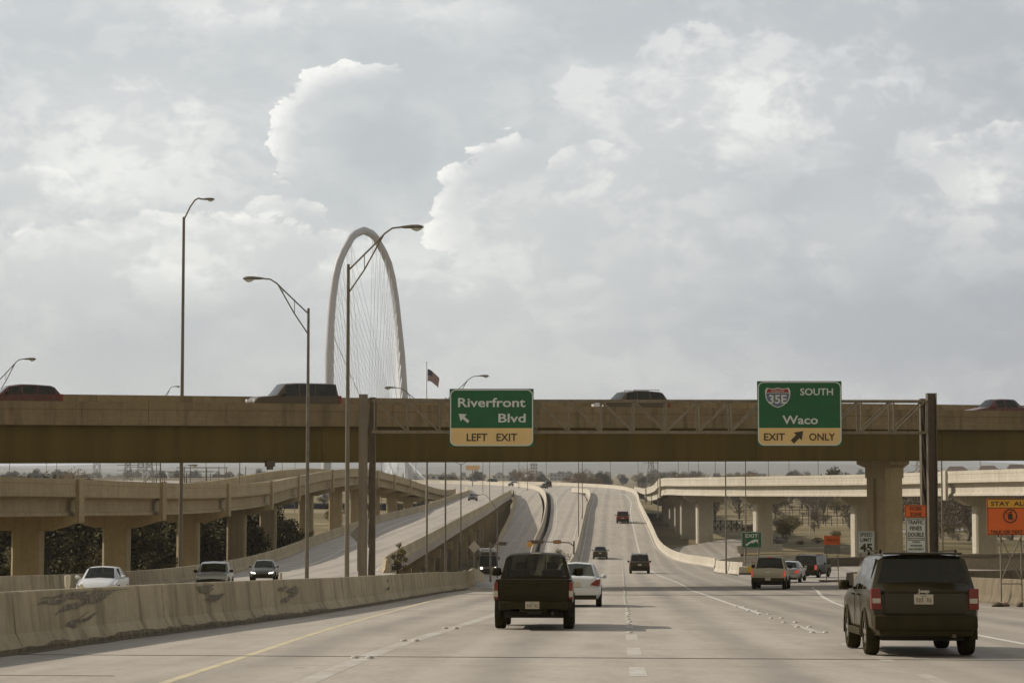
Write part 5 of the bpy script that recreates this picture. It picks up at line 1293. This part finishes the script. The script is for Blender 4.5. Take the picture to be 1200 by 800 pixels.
# --- bus on the lower ramp, front towards us
d = 276; bx = px2x(572.5, d); bz = zR2(d)
B = thing('bus', (bx, d, bz), 'oncoming city bus with lit headlights on the shaded lower ramp', 'bus', None, R(2))
mb = MB(); mb.grid([[(a, y, z) for a, z in rrect(0, 1.68, 2.5*k_, 2.75*k_, .3)] for y, k_ in ((0, .95), (.18, 1), (11, 1), (11.2, .96))], closed=True)
mb.poly([(a, 0, z) for a, z in rrect(0, 1.68, 2.5*.95, 2.75*.95, .3)]); mb.build('body', mat('bus_paint', (.20, .19, .15), (.15, .14, .11), 2, .4), B, smooth=40)
mb = MB(); mb.prism(rrect(0, 1.72, 2.2, 1.4, .15), -.04, .05); mb.build('windscreen', M['glass_dark'], B, bevel=.01)
mb = MB(); mb.prism(rrect(0, 2.68, 1.9, .32, .05), -.05, .05); mb.build('destination_display', M['sign_k'], B)
mb = MB(); mb.box((0, -.05, .5), (2.45, .2, .4)); mb.build('bumper', M['plastic'], B, bevel=.05)
for sg in (-1, 1):
    mb = MB(); mb.tube([(sg*.92, -.16, .78), (sg*.92, .0, .78)], .16, 12); mb.build('headlight', M['head_on'], B)
    mb = MB(); mb.box((sg*1.42, -.1, 2.1), (.18, .12, .45)); mb.bar((sg*1.2, -.02, 2.4), (sg*1.42, -.1, 2.3), .04); mb.build('wing_mirror', M['plastic'], B, bevel=.03)
    for y in (2.2, 8.2): wheel(B, sg*1.08, y, .48, .28)
    mb = MB(); mb.box((sg*1.245, 5.4, 1.95), (.02, 9.4, .95)); mb.build('side_window', M['glass_dark'], B)
mb = MB(); mb.box((0, 3.2, 3.12), (1.7, 2.0, .28)); mb.build('roof_unit', M['sign_grey'], B, bevel=.06)
# dark car half seen behind the message sign
T = make_sedan('dark car on the right exit ramp behind the message sign, mostly hidden by the wall', 'black', (px2x(1206, 196), 200, -9.25), R(-82), L=4.6)
# ------------------------------------------------------------------ vegetation
def crown_mb(rr, rx, ry, rz_, n, leaf, clumps=26, fill=.75, droop=0):
    mb = MB(); cs = []
    for _ in range(clumps):
        while True:
            p = Vector((rr.uniform(-1, 1), rr.uniform(-1, 1), rr.uniform(-1, 1)))
            if .25 < p.length < 1: break
        cs.append((Vector((p.x*rx*.8, p.y*ry*.8, p.z*rz_*.8)), rr.uniform(.22, .42)*min(rx, rz_)*fill))
    for i in range(n):
        c, r_ = cs[i % clumps]
        v = Vector((rr.gauss(0, 1), rr.gauss(0, 1), rr.gauss(0, .8))); v = v.normalized()*r_*(rr.random()**.45)
        p = c+v; a = Vector((rr.uniform(-1, 1), rr.uniform(-1, 1), rr.uniform(-.7, .7))).normalized()
        b_ = a.cross(Vector((rr.uniform(-1, 1), rr.uniform(-1, 1), rr.uniform(-1, 1)))).normalized()
        s = leaf*rr.uniform(.6, 1.3)
        mb.poly([p-a*s*.5, p+b_*s*.3, p+a*s*.5, p-b_*s*.3])
    return mb, cs
def make_tree(seed, kind, h=8, w_=3.2, leafm='leaf_dark', n=3500, leaf=.34, trunk_h=.35, label='', group=None, name='tree', clumps=30, sparse=1.0, cat='tree'):
    rr = random.Random(seed); T = thing(name, (0,0,0), label, cat, group)
    cz = h*(1+trunk_h)/2; rz_ = h*(1-trunk_h)/2
    mb, cs = crown_mb(rr, w_, w_, rz_, n, leaf, clumps, sparse)
    mb.v = [(a, b_, c+cz) for a, b_, c in mb.v]
    tk = MB(); r0 = .035*h
    spine = [(0,0,-.4),(rr.uniform(-.1,.1)*w_, rr.uniform(-.1,.1)*w_, h*trunk_h*.6),(rr.uniform(-.15,.15)*w_, rr.uniform(-.1,.1)*w_, h*.62),(0,0,h*.85)]
    tk.tube(spine, [r0, r0*.8, r0*.5, r0*.15], 7)
    for c, r_ in cs[:14]:
        st = Vector(spine[1]).lerp(Vector(spine[2]), rr.random()); e = Vector((c.x, c.y, c.z+cz)); m_ = st.lerp(e, .5)+Vector((0,0,-.1*r_))
        tk.tube([st, m_, e], [r0*.4, r0*.25, r0*.08], 5, False)
    tk.build('trunk', M['bark'], T, smooth=60, fix=False)
    o = mb.build('crown', M[leafm], T, fix=False)
    return T
dark = [make_tree(s_, 0, 8, 4.3, 'leaf_dark', 7000, .46, .08, 'bushy dark evergreen tree behind the left viaduct', 'dark trees behind the left viaduct', 'evergreen_tree', 34, 1.15) for s_ in (1, 2, 3)]
olive = [make_tree(s_, 0, 7, 3.6, 'leaf_olive', 3200, .34, .15, 'olive leaved tree', 'scattered trees around the dry field', 'tree', 28, 1.0) for s_ in (11, 12)]
bare = [make_tree(s_, 0, 9, 4.4, 'leaf_bare', 3000, .26, .22, 'thin winter tree with bare brown twigs', 'bare brown trees along the far side of the field', 'bare_tree', 40, 1.1) for s_ in (21, 22, 23)]
brown = [make_tree(s_, 0, 9, 5.2, 'leaf_brown', 3800, .34, .15, 'rusty autumn tree', 'rusty autumn trees beyond the far deck', 'autumn_tree', 34, 1.1) for s_ in (31, 32)]
used = {}
rr = random.Random(77)
def put(protos, x, y, sc, label, group, zadd=0, sz=None):
    p = protos[rr.randrange(len(protos))]; key = p.name
    z = zT(x, y)+zadd-.2
    if not used.get(key):
        used[key] = 1; p.location = (x, y, z); p.rotation_euler.z = rr.uniform(0, 6); p.scale = (sc, sc, sz or sc); p['label'] = label; p['group'] = group; return p
    return dup(p, (x, y, z), rr.uniform(0, 6), label, group, (sc, sc, sz or sc))
lab = 'bushy dark evergreen tree in the thicket behind the left viaduct columns'
for x, y, s_ in ((-62,205,1.0),(-54,214,1.1),(-49,207,.95),(-56,232,1.2),(-45,226,1.0),(-40,215,.85),(-66,228,1.25),(-47,244,1.05),(-38,238,.85),(-72,246,1.35),(-36,226,.8),(-43,262,1.0),(-58,256,1.2),(-34,256,.8),(-34,274,.85),(-62,270,1.3),(-33,290,.8),(-40,288,.9),(-78,270,1.3),(-50,282,1.1),(-30.5,266,.72),(-69,195,1.1),(-60,186,1.0)):
    put(dark, x, y, s_*1.18, lab, 'dark evergreen trees behind the left viaduct')
for x, y, s_ in ((-56,196,.75),(-47,198,.7),(-70,214,.85),(-41,204,.62),(-52,236,1.0),(-37,282,.75),(-30,296,.62)):
    put(olive, x, y, s_*1.05, 'olive tree with sunlit top at the edge of the left thicket', 'olive trees at the edge of the left thicket')
for i in range(22):
    put(dark, rr.uniform(-74, -34), rr.uniform(176, 250), rr.uniform(.6, .85), 'low dark evergreen filling the left thicket near the ground', 'low dark trees in the left thicket', -1.6)
for i in range(26):
    y = 330+rr.random()*420; x = px2x(rr.uniform(150, 520), y)
    if x > r1L(min(y, 560))-8: x -= 30
    put(olive if i % 3 else bare, x, y, rr.uniform(.35, .8), 'small scrubby tree on the flat ground beyond the left viaduct', 'scrubby trees beyond the left viaduct')
for i in range(110):       # treeline beyond the field on the right
    y = rr.uniform(470, 760); x = px2x(rr.uniform(790, 1260), y)
    put(bare if rr.random() < .72 else olive, x, y, rr.uniform(.7, 1.35), 'thin winter tree in the brown treeline beyond the field on the right', 'brown treeline beyond the right field')
for i in range(90):       # low brown brush dotted over the field
    y = rr.uniform(300, 640); x = px2x(rr.uniform(850, 1240), y)
    if x > 62 or y > 300: put(bare if rr.random() < .6 else olive, x, y, (q_ := rr.uniform(.22, .5)), 'low brown brush growing in the dry field on the right', 'low brush in the right field', 0, q_*.55)
for i in range(46):       # nearer scrub under the right viaduct
    y = rr.uniform(330, 450); x = px2x(rr.uniform(905, 1260), y)
    put(bare if rr.random() < .5 else olive, x, y, rr.uniform(.25, .6), 'low scrubby tree in the dry field seen under the right viaduct', 'scrub in the right field')
for px_, y, s_ in ((1010,300,.95),(1075,310,1.1),(1100,330,1.15),(1050,345,1.2),(1130,318,1.1),(1180,330,1.2),(1165,300,.9),(1090,292,.8),(1200,345,1.3)):
    put(bare, px2x(px_, y), y, s_, 'bare brown tree behind the right viaduct columns and the orange signs', 'bare trees behind the right viaduct')
for px_, y, s_, lb in ((614,1000,1.5,'rusty autumn tree far beyond the deck, left one of two'),(672,880,1.15,'broad rusty autumn tree beyond the deck, right group'),(684,880,1.35,'broad rusty autumn tree beyond the deck, right group'),(695,890,1.1,'broad rusty autumn tree beyond the deck, right group'),(90,330,.9,'pale dry tree top showing above the left viaduct rail'),(862,700,1.2,'reddish tree top showing above the right viaduct'),(880,720,1.2,'reddish tree top showing above the right viaduct')):
    T = put(brown, px2x(px_, y), y, s_, lb, 'rusty trees in the distance')
    if px_ == 90: T.location.z = -8.2
for i in range(190):       # distant treeline on the flat land
    y = rr.uniform(950, 2900); x = px2x(rr.uniform(-20, 1220), y)
    put(olive if rr.random() < .5 else dark, x, y, rr.uniform(1.0, 1.7), 'small distant tree on the flat land beyond the highway', 'distant trees on the plain')
for px_, y, s_ in ((975,640,1.5),(990,650,1.3)):
    put(dark, px2x(px_, y), y, s_, 'dark round tree showing above the right viaduct', 'dark trees above the right viaduct')
# bushes
def bush(seed, x, y, z, h, w_, m_, label, n=1500, leaf=.16):
    T = make_tree(seed, 0, h, w_, m_, n, leaf, .05, label, None, 'bush', 18, 1.0, 'bush'); T.location = (x, y, z); return T
bush(51, px2x(468, 178), 178, zR1(178)-.9, 3.0, 1.0, 'leaf_olive', 'twiggy bush growing at the ramp gore right of the gantry column', 1800, .15)
bush(52, px2x(513, 180), 180, -11.6, 1.9, 1.0, 'leaf_yellow', 'low yellow-green bush between the two lamp poles right of the gore', 1000)
bush(53, px2x(655, 262), 262, -14.4, 4.6, 1.7, 'leaf_yellow', 'yellowing bush below the signal arm just above the black pickup', 2200, .18)
bush(54, px2x(226, 186), 178, -10.6, 3.2, 1.4, 'leaf_dark', 'small dark bush at the foot of the third left viaduct column', 1400)
bush(55, px2x(200, 180), 172, -10.9, 2.6, 1.5, 'leaf_olive', 'sparse olive bush behind the ramp barrier at left', 900)

# ------------------------------------------------------------------ fences, town, pylons
def fence(x0, y0, x1, y1, z, h, n, m_, label, rails=(.35, .9), xbr=False):
    T = thing('fence', (x0, y0, z), label, 'fence')
    mb = MB()
    for i in range(n+1):
        f = i/n; x, y = x0+(x1-x0)*f, y0+(y1-y0)*f; mb.box((x, y, z+h/2), (.12, .12, h))
    mb.build('post', M[m_], T, world=True)
    mb = MB()
    for r_ in rails: mb.bar((x0, y0, z+h*r_), (x1, y1, z+h*r_), .06, .10)
    if xbr:
        for i in range(n):
            a, b_ = i/n, (i+1)/n
            mb.bar((x0+(x1-x0)*a, y0+(y1-y0)*a, z+h*.1), (x0+(x1-x0)*b_, y0+(y1-y0)*b_, z+h*.9), .08); mb.bar((x0+(x1-x0)*a, y0+(y1-y0)*a, z+h*.9), (x0+(x1-x0)*b_, y0+(y1-y0)*b_, z+h*.1), .08)
    mb.build('rail', M[m_], T, world=True); return T
fence(px2x(818, 385), 385, px2x(868, 378), 378, -11.4, 2.1, 8, 'under', 'dark fence with crossed bars beside the frontage street', xbr=True)
for k, (xa, xb, y) in enumerate(((925, 1200, 420), (870, 1200, 520), (700, 1010, 900), (720, 1015, 980))):
    fence(px2x(xa, y), y, px2x(xb, y), y+8, zT(px2x(xa, y), y) if y < 800 else -9.5+k*.9-1.2, 2.2 if y < 800 else 1.8, 40, 'sign_grey' if y > 800 else 'bark', ['brown wire fence across the dry field', 'second brown fence farther across the dry field', 'pale fence beyond the far deck, lower row', 'pale fence beyond the far deck, upper row'][k], (.3, .6, .95))
def pylon(x, y, h, label, sc=1):
    T = thing('pylon', (x, y, -12.5), label, 'pylon', 'electricity pylons left of the arch'); mb = MB(); w0, w1 = 3.2*sc, .7*sc; th = .16
    for i in range(8):
        a, b_ = i/8, (i+1)/8; wa, wb = w0+(w1-w0)*a, w0+(w1-w0)*b_
        for sx in (-1, 1):
            for sy in (-1, 1): mb.bar((x+sx*wa, y+sy*wa, -12.6+h*a), (x+sx*wb, y+sy*wb, -12.6+h*b_), th)
        for sy in (-1, 1):
            mb.bar((x-wa, y+sy*wa, -12.6+h*a), (x+wb, y+sy*wb, -12.6+h*b_), th*.7); mb.bar((x+wa, y+sy*wa, -12.6+h*a), (x-wb, y+sy*wb, -12.6+h*b_), th*.7)
    mb.build('tower', M['steel'], T, world=True, fix=False)
    mb = MB()
    for f in (.72, .84, .96): mb.bar((x-5*sc, y, -12.6+h*f), (x+5*sc, y, -12.6+h*f), .22)
    mb.build('cross_arm', M['steel'], T, world=True, fix=False)
for px_, y, h, lb in ((116, 900, 22, 'leftmost lattice pylon under the overpass edge'), (152, 760, 17, 'second lattice pylon from the left'), (167, 820, 19, 'lattice pylon just left of the tallest lamp'), (177, 700, 17, 'stout lattice pylon right beside its twin'), (1075, 900, 20, 'lone pylon far right'), (762, 1000, 22, 'lattice pylon by the right end of the far deck')):
    pylon(px2x(px_, y), y, h, lb, .8)
# substation frames
T = thing('substation', (px2x(225, 620), 620, -12.5), 'grey substation framework of posts and beams beyond the left viaduct', 'substation')
mb = MB(); rr = random.Random(4)
for i in range(17):
    x = px2x(192+i*5.6, 620); yv = 620+rr.uniform(-18, 18); top = rr.uniform(-1.8, 1.4)
    mb.bar((x, yv, -12.6), (x, yv, top), .22)
mb.build('post', M['steel'], T, world=True, fix=False)
mb = MB()
for z in (-3.6, -2.2, -.6, .6):
    for k in range(3): a = rr.uniform(190, 240); mb.bar((px2x(a, 620), 612+6*k, z), (px2x(a+rr.uniform(25, 50), 620), 612+6*k, z), .25)
mb.build('beam', M['steel'], T, world=True, fix=False)
mb = MB(); mb.box((px2x(262, 640), 640, -2.0), (5.4, 4, 1.0)); mb.build('roof', mat('shed_roof', (.22, .2, .17)), T, world=True)
# town buildings
bw = [mat('wall_pale', (.50, .46, .40), (.42, .38, .33), .3), mat('wall_brick', (.24, .16, .11), (.2, .13, .09), .4), mat('wall_grey', (.30, .29, .27), (.25, .24, .22), .3), mat('wall_white', (.46, .44, .41), (.40, .38, .35), .3)]
rf = mat('flat_roof', (.25, .23, .2)); wn = mat('window_dark', (.06, .07, .08), rough=.2)
rr = random.Random(12)
def building(px_, y, wpx, ztop, mi, label, floors=2):
    x = px2x(px_, y); w_ = wpx/F*y; zb_ = -12.8; h = ztop-zb_
    T = thing('building', (x, y, zb_), label, 'building', 'low buildings of the distant town')
    mb = MB(); mb.box((x, y+6, zb_+h/2), (w_, 12, h)); mb.build('wall', bw[mi], T, world=True)
    mb = MB(); mb.box((x, y+6, ztop+.2), (w_+.6, 12.6, .4)); mb.build('roof', rf, T, world=True)
    mb = MB(); n = max(3, int(w_/4))
    for f in range(floors):
        for i in range(n): mb.box((x-w_/2+w_*(i+.5)/n, y-.02, zb_+h*(f+.6)/floors), (w_/n*.55, .08, h/floors*.4))
    mb.build('window', wn, T, world=True)
kinds = ['pale', 'brick', 'grey', 'white']
building(625.5, 2600, 8.5, 7.5, 3, 'slim white tower block on the horizon above the far deck', 5)
building(655, 2300, 22, -5, 2, 'long low grey building on the horizon right of the white tower'); building(590, 1900, 26, -5.5, 0, 'long pale shed on the horizon left of the white tower')
TOWN = sorted(((20,1500,30,-4),(55,1300,20,-6),(96,1700,34,-4.5),(140,1500,26,-5),(235,1150,40,-5.5),(285,1000,34,-4.5),(310,1250,28,-3),(345,1400,22,-4),(372,1100,18,-5.5),(512,1500,30,-4),(548,1700,20,-6),(775,2200,30,-3),(830,1500,26,-6),(885,1900,24,-4),(940,1700,34,-5),(1075,1500,26,-2),(1120,1300,30,-1.5),(1170,1500,36,-1),(452,1600,24,-4),(410,1900,20,-4)))
ORD = ['leftmost', 'second from the left', 'third from the left', 'fourth from the left', 'fifth from the left', 'sixth from the left', 'seventh from the left', 'eighth from the left', 'ninth from the left', 'tenth from the left', 'eleventh from the left', 'twelfth from the left', 'tenth from the right', 'ninth from the right', 'eighth from the right', 'seventh from the right', 'sixth from the right', 'fifth from the right', 'fourth from the right', 'third from the right', 'second from the right', 'rightmost']
for i, (px_, y, wpx, zt_) in enumerate(TOWN):
    building(px_, y, wpx, zt_, i % 4, '%s low building of the distant town on the horizon, %s' % (kinds[i % 4], ORD[i if i < 12 else len(ORD)-(len(TOWN)-i)]))
# pitched house roofs at far right
for i, (px_, y) in enumerate(((1085, 800), (1118, 760), (1155, 820), (1188, 780))):
    x = px2x(px_, y); T = thing('house', (x, y, -11.6), ['brown roofed house, leftmost of four above the right viaduct', 'brown roofed house, second of four above the right viaduct', 'brown roofed house, third of four above the right viaduct', 'brown roofed house, rightmost of four above the right viaduct'][i], 'house', 'houses above the right viaduct')
    mb = MB(); mb.box((x, y, -7), (12, 9, 9)); mb.build('wall', bw[1], T, world=True)
    mb = MB(); n = len(mb.v); mb.v += [(x-6.6, y-5, -2.5), (x+6.6, y-5, -2.5), (x+6.6, y+5, -2.5), (x-6.6, y+5, -2.5), (x-2.5, y, .8+i*.4), (x+2.5, y, .8+i*.4)]
    for f in ((0,1,5,4), (2,3,4,5), (1,2,5), (3,0,4), (3,2,1,0)): mb.f.append(tuple(n+k for k in f)); mb.m.append(0)
    mb.build('roof', mat('shingle_%d' % i, (.16, .12, .09)), T, world=True)
    mb = MB()
    for k in (-3.5, 0, 3.5): mb.box((x+k, y-4.52, -5), (1.4, .08, 1.6))
    mb.build('window', wn, T, world=True)

# ------------------------------------------------------------------ haze
hz = MB(); hz.box((0, 5700, 70), (19000, 11700, 175)); hz.v = [(a, b_, c) for a, b_, c in hz.v]
hm = bpy.data.materials.new('haze'); hm.use_nodes = True; nt = hm.node_tree; nt.nodes.clear()
out = nt.nodes.new('ShaderNodeOutputMaterial'); pv = nt.nodes.new('ShaderNodeVolumePrincipled')
pv.inputs['Color'].default_value = (.88, .89, .92, 1); pv.inputs['Density'].default_value = .00010; pv.inputs['Anisotropy'].default_value = .2
nt.links.new(pv.outputs[0], out.inputs['Volume'])
o = hz.build('haze', hm); o['kind'] = 'stuff'; o['label'] = 'thin pale haze over the whole scene'

for p_ in dark+olive+bare+brown:
    if not used.get(p_.name):
        for ch in list(p_.children): bpy.data.objects.remove(ch)
        bpy.data.objects.remove(p_)
